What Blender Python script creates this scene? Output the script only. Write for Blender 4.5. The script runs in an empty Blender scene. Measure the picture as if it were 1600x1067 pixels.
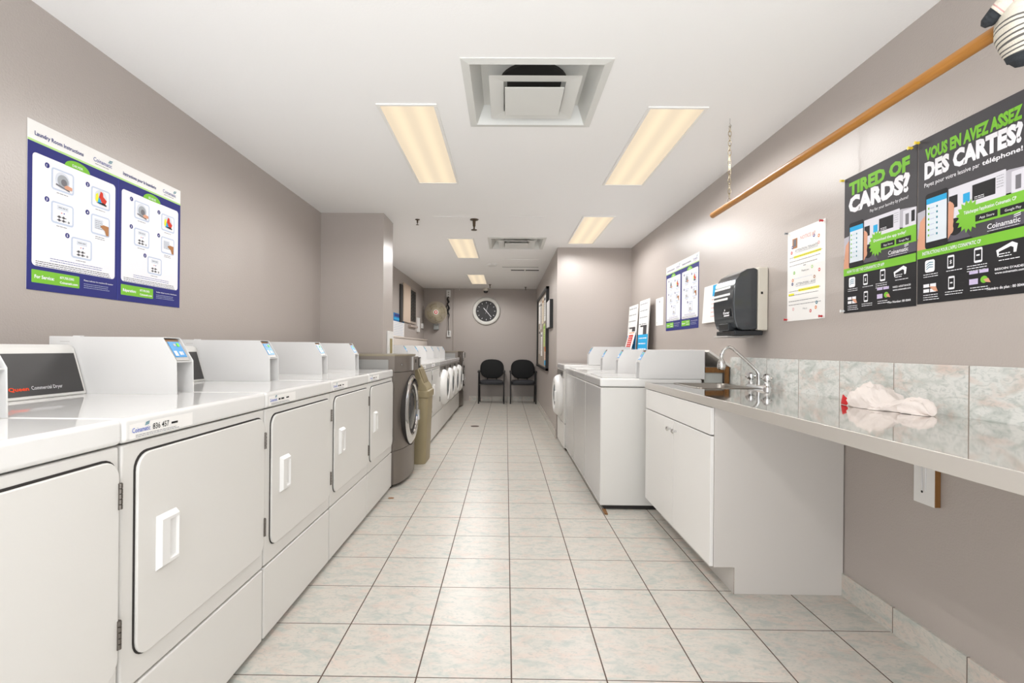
import bpy, bmesh, math, random
from mathutils import Matrix, Vector
random.seed(7)
PI = math.pi
scene = bpy.context.scene
COL = scene.collection
# ------------------------------------------------------------------ camera, world, exposure
CAM_H = 1.1444
cam_data = bpy.data.cameras.new('camera')
cam = bpy.data.objects.new('camera', cam_data)
COL.objects.link(cam)
cam_data.sensor_fit = 'HORIZONTAL'; cam_data.sensor_width = 36
cam_data.lens = 36*784.35/1600
cam_data.shift_x = 16.975/1600; cam_data.shift_y = 10.9526/1600
cam_data.clip_start = .02; cam_data.clip_end = 60
cam.matrix_world = Matrix.Translation((0, 0, CAM_H)) @ Matrix.Rotation(.0098, 4, 'Z') @ Matrix.Rotation(PI/2, 4, 'X') @ Matrix.Rotation(.0092, 4, 'Z')
scene.camera = cam
world = bpy.data.worlds.new('world'); scene.world = world; world.use_nodes = True
WORLD_STRENGTH = 4.3; UPPER_FILL = 1.7
wnt = world.node_tree; wb = wnt.nodes['Background']; wb.inputs[0].default_value = (.945, .975, 1, 1)
_tc0 = wnt.nodes.new('ShaderNodeTexCoord'); _sp = wnt.nodes.new('ShaderNodeSeparateXYZ'); _mr = wnt.nodes.new('ShaderNodeMapRange')
wnt.links.new(_tc0.outputs['Generated'], _sp.inputs[0]); wnt.links.new(_sp.outputs[2], _mr.inputs[0])
_mr.inputs[1].default_value = -.30; _mr.inputs[2].default_value = -.05; _mr.inputs[3].default_value = WORLD_STRENGTH; _mr.inputs[4].default_value = UPPER_FILL
wnt.links.new(_mr.outputs[0], wb.inputs[1])   # made-up fill through the open end: strong from below for the ceiling, softer above
vs = scene.view_settings
scene.display_settings.display_device = 'sRGB'
vs.view_transform = 'Standard'; vs.look = 'None'; vs.gamma = 1; vs.use_curve_mapping = False
vs.exposure = 0.42
LAMP_W = 4.2          # watts of one lamp point in a ceiling fixture
PANEL_E = 1.0
ZC = 2.445

# ------------------------------------------------------------------ materials
def lin(h):
    if isinstance(h, str):
        h = h.lstrip('#'); c = [int(h[i:i+2], 16)/255 for i in (0, 2, 4)]
    else: c = h
    return tuple(x/12.92 if x <= .04045 else ((x+.055)/1.055)**2.4 for x in c) + (1,)
_mats = {}
def mat(name, col, rough=.5, metal=0, bump=0, bscale=60, spec=.5, emit=0, alpha=1, var=0):
    if name in _mats: return _mats[name]
    m = bpy.data.materials.new(name); m.use_nodes = True
    nt = m.node_tree; b = nt.nodes['Principled BSDF']
    b.inputs['Base Color'].default_value = lin(col)
    b.inputs['Roughness'].default_value = rough; b.inputs['Metallic'].default_value = metal
    b.inputs['Specular IOR Level'].default_value = spec
    if emit:
        b.inputs['Emission Color'].default_value = lin(col); b.inputs['Emission Strength'].default_value = emit
    if alpha < 1: b.inputs['Alpha'].default_value = alpha
    tc = nt.nodes.new('ShaderNodeTexCoord')
    if bump:
        n = nt.nodes.new('ShaderNodeTexNoise'); n.inputs['Scale'].default_value = bscale; n.inputs['Detail'].default_value = 3
        nt.links.new(tc.outputs['Object'], n.inputs['Vector'])
        bp = nt.nodes.new('ShaderNodeBump'); bp.inputs['Strength'].default_value = bump; bp.inputs['Distance'].default_value = .01
        nt.links.new(n.outputs['Fac'], bp.inputs['Height']); nt.links.new(bp.outputs[0], b.inputs['Normal'])
    if var:
        n = nt.nodes.new('ShaderNodeTexNoise'); n.inputs['Scale'].default_value = 3.5; n.inputs['Detail'].default_value = 4
        nt.links.new(tc.outputs['Object'], n.inputs['Vector'])
        mx = nt.nodes.new('ShaderNodeMix'); mx.data_type = 'RGBA'
        c = lin(col); mx.inputs[6].default_value = tuple(x*(1-var) for x in c[:3])+(1,); mx.inputs[7].default_value = tuple(min(1, x*(1+var)) for x in c[:3])+(1,)
        nt.links.new(n.outputs['Fac'], mx.inputs[0]); nt.links.new(mx.outputs[2], b.inputs['Base Color'])
    _mats[name] = m
    return m

def marble(name, tile=None, plane='XY', off=(0, 0), grout='#6b5a4e', rough=.28, warm=1.0, gw=.0035):
    """pale marbled ceramic with blue-grey and pink clouding; tile=(w,h) adds grout lines"""
    m = bpy.data.materials.new(name); m.use_nodes = True; nt = m.node_tree; N = nt.nodes; L = nt.links
    b = N['Principled BSDF']; b.inputs['Roughness'].default_value = rough
    geo = N.new('ShaderNodeNewGeometry'); sep = N.new('ShaderNodeSeparateXYZ'); L.new(geo.outputs['Position'], sep.inputs[0])
    def M(op, a, c=None, d=None):
        n = N.new('ShaderNodeMath'); n.operation = op
        for i, v in enumerate((a, c, d)):
            if v is None: continue
            if isinstance(v, (int, float)): n.inputs[i].default_value = v
            else: L.new(v, n.inputs[i])
        return n.outputs[0]
    ax = {'X': sep.outputs[0], 'Y': sep.outputs[1], 'Z': sep.outputs[2]}
    u, v = ax[plane[0]], ax[plane[1]]
    us = M('DIVIDE', M('SUBTRACT', u, off[0]), tile[0]); vss = M('DIVIDE', M('SUBTRACT', v, off[1]), tile[1])
    fu, fv = M('FRACT', us), M('FRACT', vss)
    iu, iv = M('FLOOR', us), M('FLOOR', vss)
    du = M('MULTIPLY', M('MINIMUM', fu, M('SUBTRACT', 1, fu)), tile[0]); dv = M('MULTIPLY', M('MINIMUM', fv, M('SUBTRACT', 1, fv)), tile[1])
    g = M('LESS_THAN', M('MINIMUM', du, M('MULTIPLY', dv, 1.25)), gw)
    # a different patch of the clouding for each tile
    comb = N.new('ShaderNodeCombineXYZ')
    L.new(M('ADD', u, M('MULTIPLY', iv, 3.71)), comb.inputs[0]); L.new(M('ADD', v, M('MULTIPLY', iu, 2.37)), comb.inputs[1]); L.new(M('MULTIPLY', M('ADD', iu, iv), .77), comb.inputs[2])
    mp = N.new('ShaderNodeMapping'); mp.inputs['Rotation'].default_value = (0, 0, .6); mp.inputs['Scale'].default_value = (1, 1.9, 1); L.new(comb.outputs[0], mp.inputs[0])
    def noise(sc, det, dist, w):
        n = N.new('ShaderNodeTexNoise'); n.inputs['Scale'].default_value = sc; n.inputs['Detail'].default_value = det; n.inputs['Distortion'].default_value = dist
        a = N.new('ShaderNodeVectorMath'); a.operation = 'ADD'; a.inputs[1].default_value = (w, w*2, w); L.new(mp.outputs[0], a.inputs[0]); L.new(a.outputs[0], n.inputs['Vector']); return n.outputs['Fac']
    def ramp(f, p0, p1):
        r = N.new('ShaderNodeMapRange'); r.inputs[1].default_value = p0; r.inputs[2].default_value = p1; L.new(f, r.inputs[0]); return r.outputs[0]
    def mix(f, a, c):
        n = N.new('ShaderNodeMix'); n.data_type = 'RGBA'
        L.new(f, n.inputs[0])
        for i, x in ((6, a), (7, c)):
            if isinstance(x, str): n.inputs[i].default_value = lin(x)
            else: L.new(x, n.inputs[i])
        return n.outputs[2]
    base = '#d0cac1' if warm else '#dbdcd8'
    c1 = mix(ramp(noise(10, 9, 1.4, 0), .47, .74), base, '#b3bab4')
    c2 = mix(M('MULTIPLY', ramp(noise(8, 8, .9, 5), .50, .74), .7), c1, '#d8c1b5')
    c3 = mix(M('MULTIPLY', ramp(noise(30, 8, 2.0, 9), .50, .72), .6), c2, '#a6aeaa')
    c4 = mix(g, c3, grout)
    L.new(c4, b.inputs['Base Color'])
    L.new(M('ADD', M('MULTIPLY', g, .5), rough), b.inputs['Roughness'])
    bp = N.new('ShaderNodeBump'); bp.inputs['Strength'].default_value = .5; bp.inputs['Distance'].default_value = .002
    L.new(M('ADD', M('SUBTRACT', 1, g), M('MULTIPLY', noise(40, 4, 0, 2), .12)), bp.inputs['Height']); L.new(bp.outputs[0], b.inputs['Normal'])
    return m

def wood(name, a, c, scale=(30, 2, 30), rough=.4):
    m = bpy.data.materials.new(name); m.use_nodes = True; nt = m.node_tree; b = nt.nodes['Principled BSDF']; b.inputs['Roughness'].default_value = rough
    tc = nt.nodes.new('ShaderNodeTexCoord'); mp = nt.nodes.new('ShaderNodeMapping'); mp.inputs['Scale'].default_value = scale
    n = nt.nodes.new('ShaderNodeTexNoise'); n.inputs['Scale'].default_value = 3; n.inputs['Detail'].default_value = 5
    mx = nt.nodes.new('ShaderNodeMix'); mx.data_type = 'RGBA'; mx.inputs[6].default_value = lin(a); mx.inputs[7].default_value = lin(c)
    nt.links.new(tc.outputs['Object'], mp.inputs[0]); nt.links.new(mp.outputs[0], n.inputs['Vector']); nt.links.new(n.outputs['Fac'], mx.inputs[0]); nt.links.new(mx.outputs[2], b.inputs['Base Color'])
    return m

def brushed(name, col, rough=.25, along='Y'):
    m = bpy.data.materials.new(name); m.use_nodes = True; nt = m.node_tree; b = nt.nodes['Principled BSDF']
    b.inputs['Base Color'].default_value = lin(col); b.inputs['Metallic'].default_value = 1; b.inputs['Roughness'].default_value = rough
    tc = nt.nodes.new('ShaderNodeTexCoord'); mp = nt.nodes.new('ShaderNodeMapping')
    mp.inputs['Scale'].default_value = {'Y': (300, 2, 300), 'Z': (200, 200, 2), 'X': (2, 300, 300)}[along]
    n = nt.nodes.new('ShaderNodeTexNoise'); n.inputs['Scale'].default_value = 1
    r = nt.nodes.new('ShaderNodeMapRange'); r.inputs[3].default_value = rough*.75; r.inputs[4].default_value = rough*1.35
    nt.links.new(tc.outputs['Object'], mp.inputs[0]); nt.links.new(mp.outputs[0], n.inputs['Vector']); nt.links.new(n.outputs['Fac'], r.inputs[0]); nt.links.new(r.outputs[0], b.inputs['Roughness'])
    return m

WALL = mat('taupe_paint', '#b3aaa4', .33, bump=.12, bscale=130, spec=.5)
CEIL = mat('ceiling_paint', '#f8f7f6', .9, bump=.05, bscale=90, spec=.2)
FLOOR = marble('floor_tile', (.33, .33), 'XY', (.0292, 1.740), '#5c4c42', .36, 1, .0026)
SPLASH = marble('splash_tile', (.333, .4), 'YZ', (.066, .905), '#8d8176', .2, 0, .0022)
BASE_R = marble('base_tile_side', (.33, .4), 'YZ', (.08, -.2), '#6f6258', .25, 1, .0022)
BASE_F = marble('base_tile_end', (.33, .4), 'XZ', (.0292, -.2), '#6f6258', .25, 1, .0022)
WHITE = mat('white_enamel', '#dfddd9', .28, spec=.5, bump=.02, bscale=200)
DECK = mat('white_deck_enamel', '#e8e7e5', .035, spec=.5)
HOUSE = mat('white_sheet_metal', '#dfdedd', .4)
PLAST = mat('white_plastic', '#e8e7e5', .35)
GAP = mat('dark_gap_and_shade', '#2e2a28', .8)  # flat dark for slots and gaps, also the panel door's painted shadow
HINGE = mat('hinge_metal', '#6e6862', .4, .8)
DARKP = mat('dark_console_film', '#3c3a3a', .45, bump=.05, bscale=400)
BLUE = mat('reader_blue', '#2a93d6', .35)
GREYP = mat('grey_plastic', '#b9b6b2', .4)
SILV = brushed('brushed_fascia', '#b4b0ab', .35, 'Y')
CHROME = mat('chrome', '#dcdcdc', .07, 1)
STEEL = brushed('stainless', '#d6d3cf', .05, 'Y')
STEELE = brushed('stainless_edge', '#d2cec9', .34, 'Y')
STEELW = mat('washer_graphite', '#7f7770', .33, .55, var=.06)
STEELD = mat('washer_graphite_dark', '#5a5350', .35, .5)
STEELP = mat('washer_side_inset', '#9b9a97', .35, .6)
GLASSD = mat('dark_door_glass', '#2b2e31', .06, 0, spec=.8)
GLASSG = mat('grey_door_glass', '#7f868b', .08, 0, spec=.8)
STEELB = brushed('basin_steel', '#9c968f', .3, 'Y')
BLACK = mat('black_plastic', '#161616', .4)
BLACKF = mat('black_upholstery', '#1b1c1d', .85, bump=.3, bscale=500)
GREYF = mat('charcoal_upholstery', '#3a3b3f', .85, bump=.3, bscale=500)
BEIGE = mat('bin_beige_plastic', '#9a8d6e', .45, var=.04)
BEIGE2 = mat('bin_beige_dark', '#85785a', .45)
MEL = mat('white_melamine', '#eceae7', .35)
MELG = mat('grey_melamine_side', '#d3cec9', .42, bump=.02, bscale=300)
FRONTG = mat('pale_grey_front', '#c6c4c3', .2)  # greyer tone for the front plates of the white washers
PAPER = mat('white_paper', '#f3f1ee', .7)
WOODR = wood('varnished_dowel', '#97601f', '#be8540', (40, 2, 40), .3)
WOODB = wood('raw_pine', '#6f4a1e', '#946634', (20, 20, 3), .6)
CREAM = mat('cream_plastic', '#d9d3c6', .45)

# ------------------------------------------------------------------ mesh helper
class MB:
    def __init__(s): s.v = []; s.f = []; s.mi = []; s.mats = []; s.cur = 0
    def use(s, m):
        if m not in s.mats: s.mats.append(m)
        s.cur = s.mats.index(m); return s
    def add(s, vs_, fs_, m=None):
        if m is not None: s.use(m)
        o = len(s.v); s.v += [tuple(p) for p in vs_]
        for f in fs_: s.f.append([i+o for i in f]); s.mi.append(s.cur)
        return s
    def box(s, x0, x1, y0, y1, z0, z1, m=None):
        v = [(x, y, z) for x in (x0, x1) for y in (y0, y1) for z in (z0, z1)]
        return s.add(v, [(0, 1, 3, 2), (4, 6, 7, 5), (0, 4, 5, 1), (2, 3, 7, 6), (0, 2, 6, 4), (1, 5, 7, 3)], m)
    def prism(s, poly, axis, a0, a1, m=None, caps=True):
        n = len(poly)
        def P(p, a): return {'X': (a, p[0], p[1]), 'Y': (p[0], a, p[1]), 'Z': (p[0], p[1], a)}[axis]
        v = [P(p, a0) for p in poly]+[P(p, a1) for p in poly]
        f = [(i, (i+1) % n, n+(i+1) % n, n+i) for i in range(n)]
        if caps: f += [tuple(range(n)), tuple(range(2*n-1, n-1, -1))]
        return s.add(v, f, m)
    def loft(s, rings, m=None, closed=True, caps=True):
        n = len(rings[0]); v = [p for r in rings for p in r]; f = []
        for k in range(len(rings)-1):
            for i in range(n if closed else n-1):
                j = (i+1) % n; f.append((k*n+i, k*n+j, (k+1)*n+j, (k+1)*n+i))
        if caps: f += [tuple(range(n)), tuple(range(len(v)-1, len(v)-n-1, -1))]
        return s.add(v, f, m)
    def tube(s, pts, r, n=10, m=None, caps=True, closed=False):
        pts = [Vector(p) for p in pts]; K = len(pts)
        rs = r if isinstance(r, (list, tuple)) else [r]*K
        up = None; rings = []
        for k in range(K):
            if closed: t = pts[(k+1) % K]-pts[k-1]
            else: t = pts[min(k+1, K-1)]-pts[max(k-1, 0)]
            t.normalize()
            if up is None:
                a = Vector((0, 0, 1)) if abs(t.z) < .9 else Vector((1, 0, 0)); up = (a-t*a.dot(t)).normalized()
            else: up = (up-t*up.dot(t)).normalized()
            w = t.cross(up)
            rings.append([tuple(pts[k]+(up*math.cos(2*PI*i/n)+w*math.sin(2*PI*i/n))*rs[k]) for i in range(n)])
        if closed: rings.append(rings[0]); caps = False
        return s.loft(rings, m, True, caps)
    def lathe(s, prof, o, axis='Z', n=32, m=None):
        """prof: (radius, height) pairs"""
        o = Vector(o); rings = []
        for r, h in prof:
            R = []
            for i in range(n):
                a = 2*PI*i/n; c, d = r*math.cos(a), r*math.sin(a)
                R.append(tuple(o+Vector({'Z': (c, d, h), 'X': (h, c, d), 'Y': (c, h, d)}[axis])))
            rings.append(R)
        return s.loft(rings, m)
    def build(s, name, parent=None, smooth=35, bevel=0, loc=None, segs=2):
        me = bpy.data.meshes.new(name); me.from_pydata(s.v, [], s.f)
        for m in s.mats: me.materials.append(m)
        me.polygons.foreach_set('material_index', s.mi)
        bm = bmesh.new(); bm.from_mesh(me); bmesh.ops.recalc_face_normals(bm, faces=bm.faces); bm.to_mesh(me); bm.free()
        if smooth:
            me.shade_smooth()
            me.set_sharp_from_angle(angle=math.radians(smooth))
        o = bpy.data.objects.new(name, me); COL.objects.link(o)
        if parent: o.parent = parent
        if loc: o.location = loc
        if bevel:
            b = o.modifiers.new('bevel', 'BEVEL'); b.width = bevel; b.segments = segs; b.limit_method = 'ANGLE'; b.angle_limit = math.radians(40); b.harden_normals = True
        return o

def tag(o, label=None, cat=None, group=None, kind=None):
    for k, v in (('label', label), ('category', cat), ('group', group), ('kind', kind)):
        if v: o[k] = v
    return o
def thing(name, label, cat, loc=(0, 0, 0), rz=0, group=None):
    o = bpy.data.objects.new(name, None); o.empty_display_size = .1; COL.objects.link(o)
    o.location = loc; o.rotation_euler.z = rz
    return tag(o, label, cat, group)
def copy_tree(o, loc=None, rz=None, label=None, group=None, parent=None):
    c = o.copy(); COL.objects.link(c)
    if parent: c.parent = parent
    for ch in list(o.children): copy_tree(ch, parent=c)
    if loc: c.location = loc
    if rz is not None: c.rotation_euler.z = rz
    if label: c['label'] = label
    if group: c['group'] = group
    return c
def rrect(u0, u1, v0, v1, r, n=5):
    pts = []
    for cx, cy, a in ((u1-r, v1-r, 0), (u0+r, v1-r, PI/2), (u0+r, v0+r, PI), (u1-r, v0+r, 1.5*PI)):
        for i in range(n+1):
            t = a+PI/2*i/n; pts.append((cx+r*math.cos(t), cy+r*math.sin(t)))
    return pts

# flat printed sheets: everything printed on one sheet is one mesh
_tc = {}
def glyphs(txt, bold=0.0, shear=0.0):
    k = (txt, bold, shear)
    if k in _tc: return _tc[k]
    cu = bpy.data.curves.new('t', 'FONT'); cu.body = txt; cu.offset = bold; cu.shear = shear; cu.resolution_u = 2
    ob = bpy.data.objects.new('t', cu); me = bpy.data.meshes.new_from_object(ob)
    v = [(p.co.x, p.co.y) for p in me.vertices]; f = [tuple(p.vertices) for p in me.polygons]
    bpy.data.objects.remove(ob); bpy.data.curves.remove(cu); bpy.data.meshes.remove(me)
    _tc[k] = (v, f); return _tc[k]
class Sheet:
    def __init__(s, o, u, v, n, w, h, base=PAPER, thick=.0012, corner=0, curl=None):
        s.o = Vector(o); s.u = Vector(u); s.vv = Vector(v); s.n = Vector(n); s.w = w; s.h = h; s.mb = MB(); s.curl = curl
        s.mb.use(base)
        pts = rrect(0, w, 0, h, corner) if corner else [(0, 0), (w, 0), (w, h), (0, h)]
        k = len(pts); vs_ = [s.P(a, b, 0) for a, b in pts]+[s.P(a, b, thick) for a, b in pts]
        s.mb.add(vs_, [tuple(range(k)), tuple(range(2*k-1, k-1, -1))]+[(i, (i+1) % k, k+(i+1) % k, k+i) for i in range(k)])
        s.t = thick
    def P(s, a, b, h): return tuple(s.o+s.u*a+s.vv*b+s.n*h)
    def poly(s, pts, m, layer=1):
        s.mb.add([s.P(a, b, s.t+layer*.0003) for a, b in pts], [tuple(range(len(pts)))], m); return s
    def rect(s, a0, b0, a1, b1, m, layer=1, r=0):
        return s.poly(rrect(a0, a1, b0, b1, r) if r else [(a0, b0), (a1, b0), (a1, b1), (a0, b1)], m, layer)
    def circ(s, a, b, r, m, layer=1, n=16, rb=None): return s.poly([(a+r*math.cos(2*PI*i/n), b+(rb or r)*math.sin(2*PI*i/n)) for i in range(n)], m, layer)
    def text(s, txt, a, b, m, w=None, h=None, bold=0, layer=3, shear=0, slope=0):
        """left baseline (a,b); h = capital height, w = forced width"""
        v, f = glyphs(txt, bold, shear)
        if not v: return s
        x0 = min(p[0] for p in v); x1 = max(p[0] for p in v)
        sy = (h or .01)/.70; sx = (w/(x1-x0)) if w else sy
        s.mb.add([s.P(a+(p[0]-x0)*sx, b+p[1]*sy+slope*(p[0]-x0)*sx, s.t+layer*.0003) for p in v], f, m); return s
    def lines(s, a0, a1, b, m, n=3, lh=.006, gap=.010, layer=2, jag=.15, seed=1):
        """illegibly small print: rows of word-length dashes"""
        rnd = random.Random(seed)
        for k in range(n):
            y = b-k*gap; x = a0; end = a1-(a1-a0)*jag*rnd.random()
            while x < end-lh:
                wl = min(end-x, lh*(1+3*rnd.random())); s.rect(x, y, x+wl, y+lh*.55, m, layer); x += wl+lh*.5
        return s
    def build(s, name, label=None, cat=None, group=None, parent=None):
        c = s.o+s.u*(s.w/2)+s.vv*(s.h/2)
        if not parent:
            s.mb.v = [tuple(Vector(p)-c) for p in s.mb.v]
        o = s.mb.build(name, parent, smooth=0, loc=None if parent else c)
        if label: tag(o, label, cat, group)
        return o
LW = dict(u=(0, 1, 0), v=(0, 0, 1), n=(1, 0, 0))      # facing right from a left wall
RW = dict(u=(0, -1, 0), v=(0, 0, 1), n=(-1, 0, 0))    # facing left from a right wall
FW = dict(u=(1, 0, 0), v=(0, 0, 1), n=(0, -1, 0))     # facing the viewer on the far wall
def ink(name, col): return mat('ink_'+name, col, .6, spec=.22)
I_NAVY = ink('navy', '#2f3278'); I_BLUE = ink('blue', '#3b4397'); I_GREEN = ink('green', '#7dc03a'); I_LGREEN = ink('light_green', '#b9dc8e')
I_BLK = ink('black', '#222222'); I_GREY = ink('grey', '#8e9094'); I_LG = ink('light_grey', '#d9dde6'); I_ICE = ink('ice', '#c5cfe2')
I_WHITE = ink('white', '#f1f0f4'); I_RED = ink('red', '#d03a2a'); I_YEL = ink('yellow', '#f0ea3a'); I_CYAN = ink('cyan', '#2aa7dd'); I_SKIN = ink('skin', '#dba184')
I_ORG = ink('orange', '#e2853a'); I_CHAR = ink('charcoal', '#4a484b'); I_DK = ink('near_black', '#252426'); I_TEAL = ink('teal', '#2f7f93'); I_BRN = ink('brown', '#b07a50'); I_PINK = ink('pink', '#e7b8b4'); I_LIL = ink('lilac', '#cdbfe0'); I_MID = ink('mid_grey', '#77757a')

# ------------------------------------------------------------------ setting
XL, XR, XR2, YF, YB = -1.807, 1.594, .648, 10.953, -.8
YCOL0, YCOL1, XCOL = 4.853, 5.25, -1.196
YSTEP = 6.437
def struct(name, mb, **k): return tag(mb.build(name, **k), kind='structure')
struct('floor', MB().box(XL-.1, XR+.1, YB, YF+.1, -.05, 0, FLOOR), smooth=0)
struct('ceiling', MB().box(XL-.1, XR+.1, YB, 2.25, ZC, ZC+.05, CEIL).box(XL-.1, -.215, 2.25, 2.93, ZC, ZC+.05, CEIL).box(.471, XR+.1, 2.25, 2.93, ZC, ZC+.05, CEIL)
       .box(XL-.1, XR+.1, 2.93, 5.87, ZC, ZC+.05, CEIL).box(XL-.1, -.225, 5.87, 6.55, ZC, ZC+.05, CEIL).box(.461, XR+.1, 5.87, 6.55, ZC, ZC+.05, CEIL).box(XL-.1, XR+.1, 6.55, YF+.1, ZC, ZC+.05, CEIL), smooth=0)
struct('wall_left', MB().box(XL-.1, XL, YB, YF+.1, 0, ZC, WALL), smooth=0)
struct('wall_left_pier', MB().box(XL, XCOL, YCOL0, YCOL1, 0, ZC, WALL), smooth=0)
struct('wall_right', MB().box(XR, XR+.1, YB, YSTEP+.1, 0, ZC, WALL), smooth=0)
struct('wall_right_step', MB().prism([(XR2, YSTEP), (XR, YSTEP), (XR, YSTEP+.1), (XR2+.1, YSTEP+.1), (XR2+.1, YF+.1), (XR2, YF+.1)], 'Z', 0, ZC, WALL), smooth=0)
struct('wall_far', MB().box(XL, XR2, YF, YF+.1, 0, ZC, WALL), smooth=0)
struct('baseboard_right', MB().box(XR-.010, XR, YB, 2.37, 0, .105, BASE_R), smooth=0)
struct('baseboard_step', MB().box(XR2-.010, XR2, YSTEP, YF, 0, .105, BASE_R), smooth=0)
struct('baseboard_far', MB().box(-.80, XR2-.01, YF-.010, YF, 0, .105, BASE_F), smooth=0)
o = MB().box(XR-.011, XR-.001, -.35, 3.56, .905, 1.10, SPLASH).build('backsplash', smooth=0, bevel=.002)
tag(o, 'row of pale marbled tiles along the wall above the steel counter', 'backsplash')

# ------------------------------------------------------------------ ceiling lights
def diffuser_mat():
    m = bpy.data.materials.new('lit_diffuser'); m.use_nodes = True; nt = m.node_tree; b = nt.nodes['Principled BSDF']
    b.inputs['Base Color'].default_value = lin('#8f8474'); b.inputs['Roughness'].default_value = .6
    tc = nt.nodes.new('ShaderNodeTexCoord'); sp = nt.nodes.new('ShaderNodeSeparateXYZ'); nt.links.new(tc.outputs['Object'], sp.inputs[0])
    mm = nt.nodes.new('ShaderNodeMath'); mm.operation = 'ABSOLUTE'; nt.links.new(sp.outputs[0], mm.inputs[0])
    s2 = nt.nodes.new('ShaderNodeMath'); s2.operation = 'SUBTRACT'; s2.inputs[1].default_value = .065; nt.links.new(mm.outputs[0], s2.inputs[0])
    s3 = nt.nodes.new('ShaderNodeMath'); s3.operation = 'ABSOLUTE'; nt.links.new(s2.outputs[0], s3.inputs[0])
    mr = nt.nodes.new('ShaderNodeMapRange'); mr.inputs[1].default_value = 0; mr.inputs[2].default_value = .06; mr.inputs[3].default_value = 1; mr.inputs[4].default_value = 0; mr.interpolation_type = 'SMOOTHSTEP'
    nt.links.new(s3.outputs[0], mr.inputs[0])
    mx = nt.nodes.new('ShaderNodeMix'); mx.data_type = 'RGBA'; mx.inputs[6].default_value = lin('#d9c8ae'); mx.inputs[7].default_value = lin('#ecdabb')
    nt.links.new(mr.outputs[0], mx.inputs[0]); nt.links.new(mx.outputs[2], b.inputs['Emission Color']); b.inputs['Emission Strength'].default_value = PANEL_E*.75
    return m
DIFF = diffuser_mat()
TRIM = mat('light_trim', '#f4f2ee', .5)
def make_light():
    t = thing('ceiling_light', '', 'ceiling light', (0, 0, ZC))
    f = MB(); a, b, w = .145, .625, .018
    f.use(TRIM).box(-a-w, a+w, -b-w, -b, -.008, .0, TRIM).box(-a-w, a+w, b, b+w, -.008, .0).box(-a-w, -a, -b, b, -.008, .0).box(a, a+w, -b, b, -.008, .0)
    f.build('frame', t, bevel=.002)
    MB().box(-a, a, -b, b, -.004, -.001, DIFF).build('diffuser', t, smooth=0)
    return t
L0 = make_light()
lights = [(-.545, 3.31, 'long recessed ceiling light left of the big near air vent'), (.91, 3.33, 'long recessed ceiling light right of the big near air vent'),
          (-.555, 6.575, 'ceiling light left of the second, farther air vent'), (.90, 5.545, 'ceiling light above the right-hand washers, over the pale step wall'),
          (-.548, 9.47, 'farthest ceiling light, nearest the clock wall')]
for i, (x, y, lb) in enumerate(lights):
    if i == 0: L0.location = (x, y, ZC); L0['label'] = lb; L0['group'] = 'recessed ceiling lights'
    else: copy_tree(L0, (x, y, ZC), label=lb, group='recessed ceiling lights')
for x in (-.55, .91): copy_tree(L0, (x, -.05, ZC), label='recessed ceiling light behind the viewpoint', group='recessed ceiling lights behind the viewpoint')
NP = 6
for (x, y), pw in zip([(l[0], l[1]) for l in lights]+[(-.55, -.05), (.91, -.05)], (1.25, 1.0, 2.3, 1.35, 1.8, 1.5, .3)):
    for k in range(NP):
        ld = bpy.data.lights.new('tube_light', 'SPOT'); ld.energy = LAMP_W*pw; ld.color = (1, .993, .985); ld.spot_size = math.radians(172); ld.spot_blend = .35; ld.shadow_soft_size = 0
        lo = bpy.data.objects.new('tube_light', ld); lo.location = (x+(-.065 if k % 2 else .065), y+(k-(NP-1)/2)*.16, ZC-.02); COL.objects.link(lo)

# ------------------------------------------------------------------ ceiling air vents
VENTM = mat('vent_enamel', '#dcdcd8', .45)
VENTD = mat('duct_dark', '#2c2a28', .8)
def make_vent():
    t = thing('ceiling_vent', 'large square stepped air vent in the ceiling nearest the viewpoint', 'air vent', (.128, 2.59, ZC), group='square ceiling air vents')
    a = .343
    m = MB().use(VENTM)
    def ring(m, a0, z0, a1, z1, mt=VENTM):
        q = lambda a, z: [(-a, -a, z), (a, -a, z), (a, a, z), (-a, a, z)]
        m.add(q(a0, z0)+q(a1, z1), [(i, (i+1) % 4, 4+(i+1) % 4, 4+i) for i in range(4)], mt)
    ring(m, a+.003, -.004, a-.035, -.010); ring(m, a+.003, -.004, a+.003, .002); ring(m, a-.035, -.010, a-.040, .0); ring(m, a-.040, .0, .265, .085)
    m.build('frame', t, smooth=0)
    n = MB(); n.box(-.265, .265, -.265, .265, .085, .09, VENTM); n.lathe([(.17, .070), (.17, .085)], (0, 0, 0), 'Z', 32, VENTD); n.build('duct_neck', t)
    k = MB(); ring(k, .222, -.012, .152, -.004); ring(k, .222, -.012, .135, .028); k.build('louver_ring', t, smooth=0)
    c = MB().box(-.145, .145, -.145, .145, -.030, -.026, VENTM); ring(c, .145, -.026, .06, .005); c.build('centre_plate', t, smooth=0, bevel=.002)
    for sx in (-1, 1):
        MB().box(sx*.13-.018, sx*.13+.018, .195, .215, .02, .085, VENTM).build('bracket', t, smooth=0)
    return t
v0 = make_vent()
copy_tree(v0, (.118, 6.21, ZC), label='smaller-looking square air vent farther along the ceiling', group='square ceiling air vents')

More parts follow.
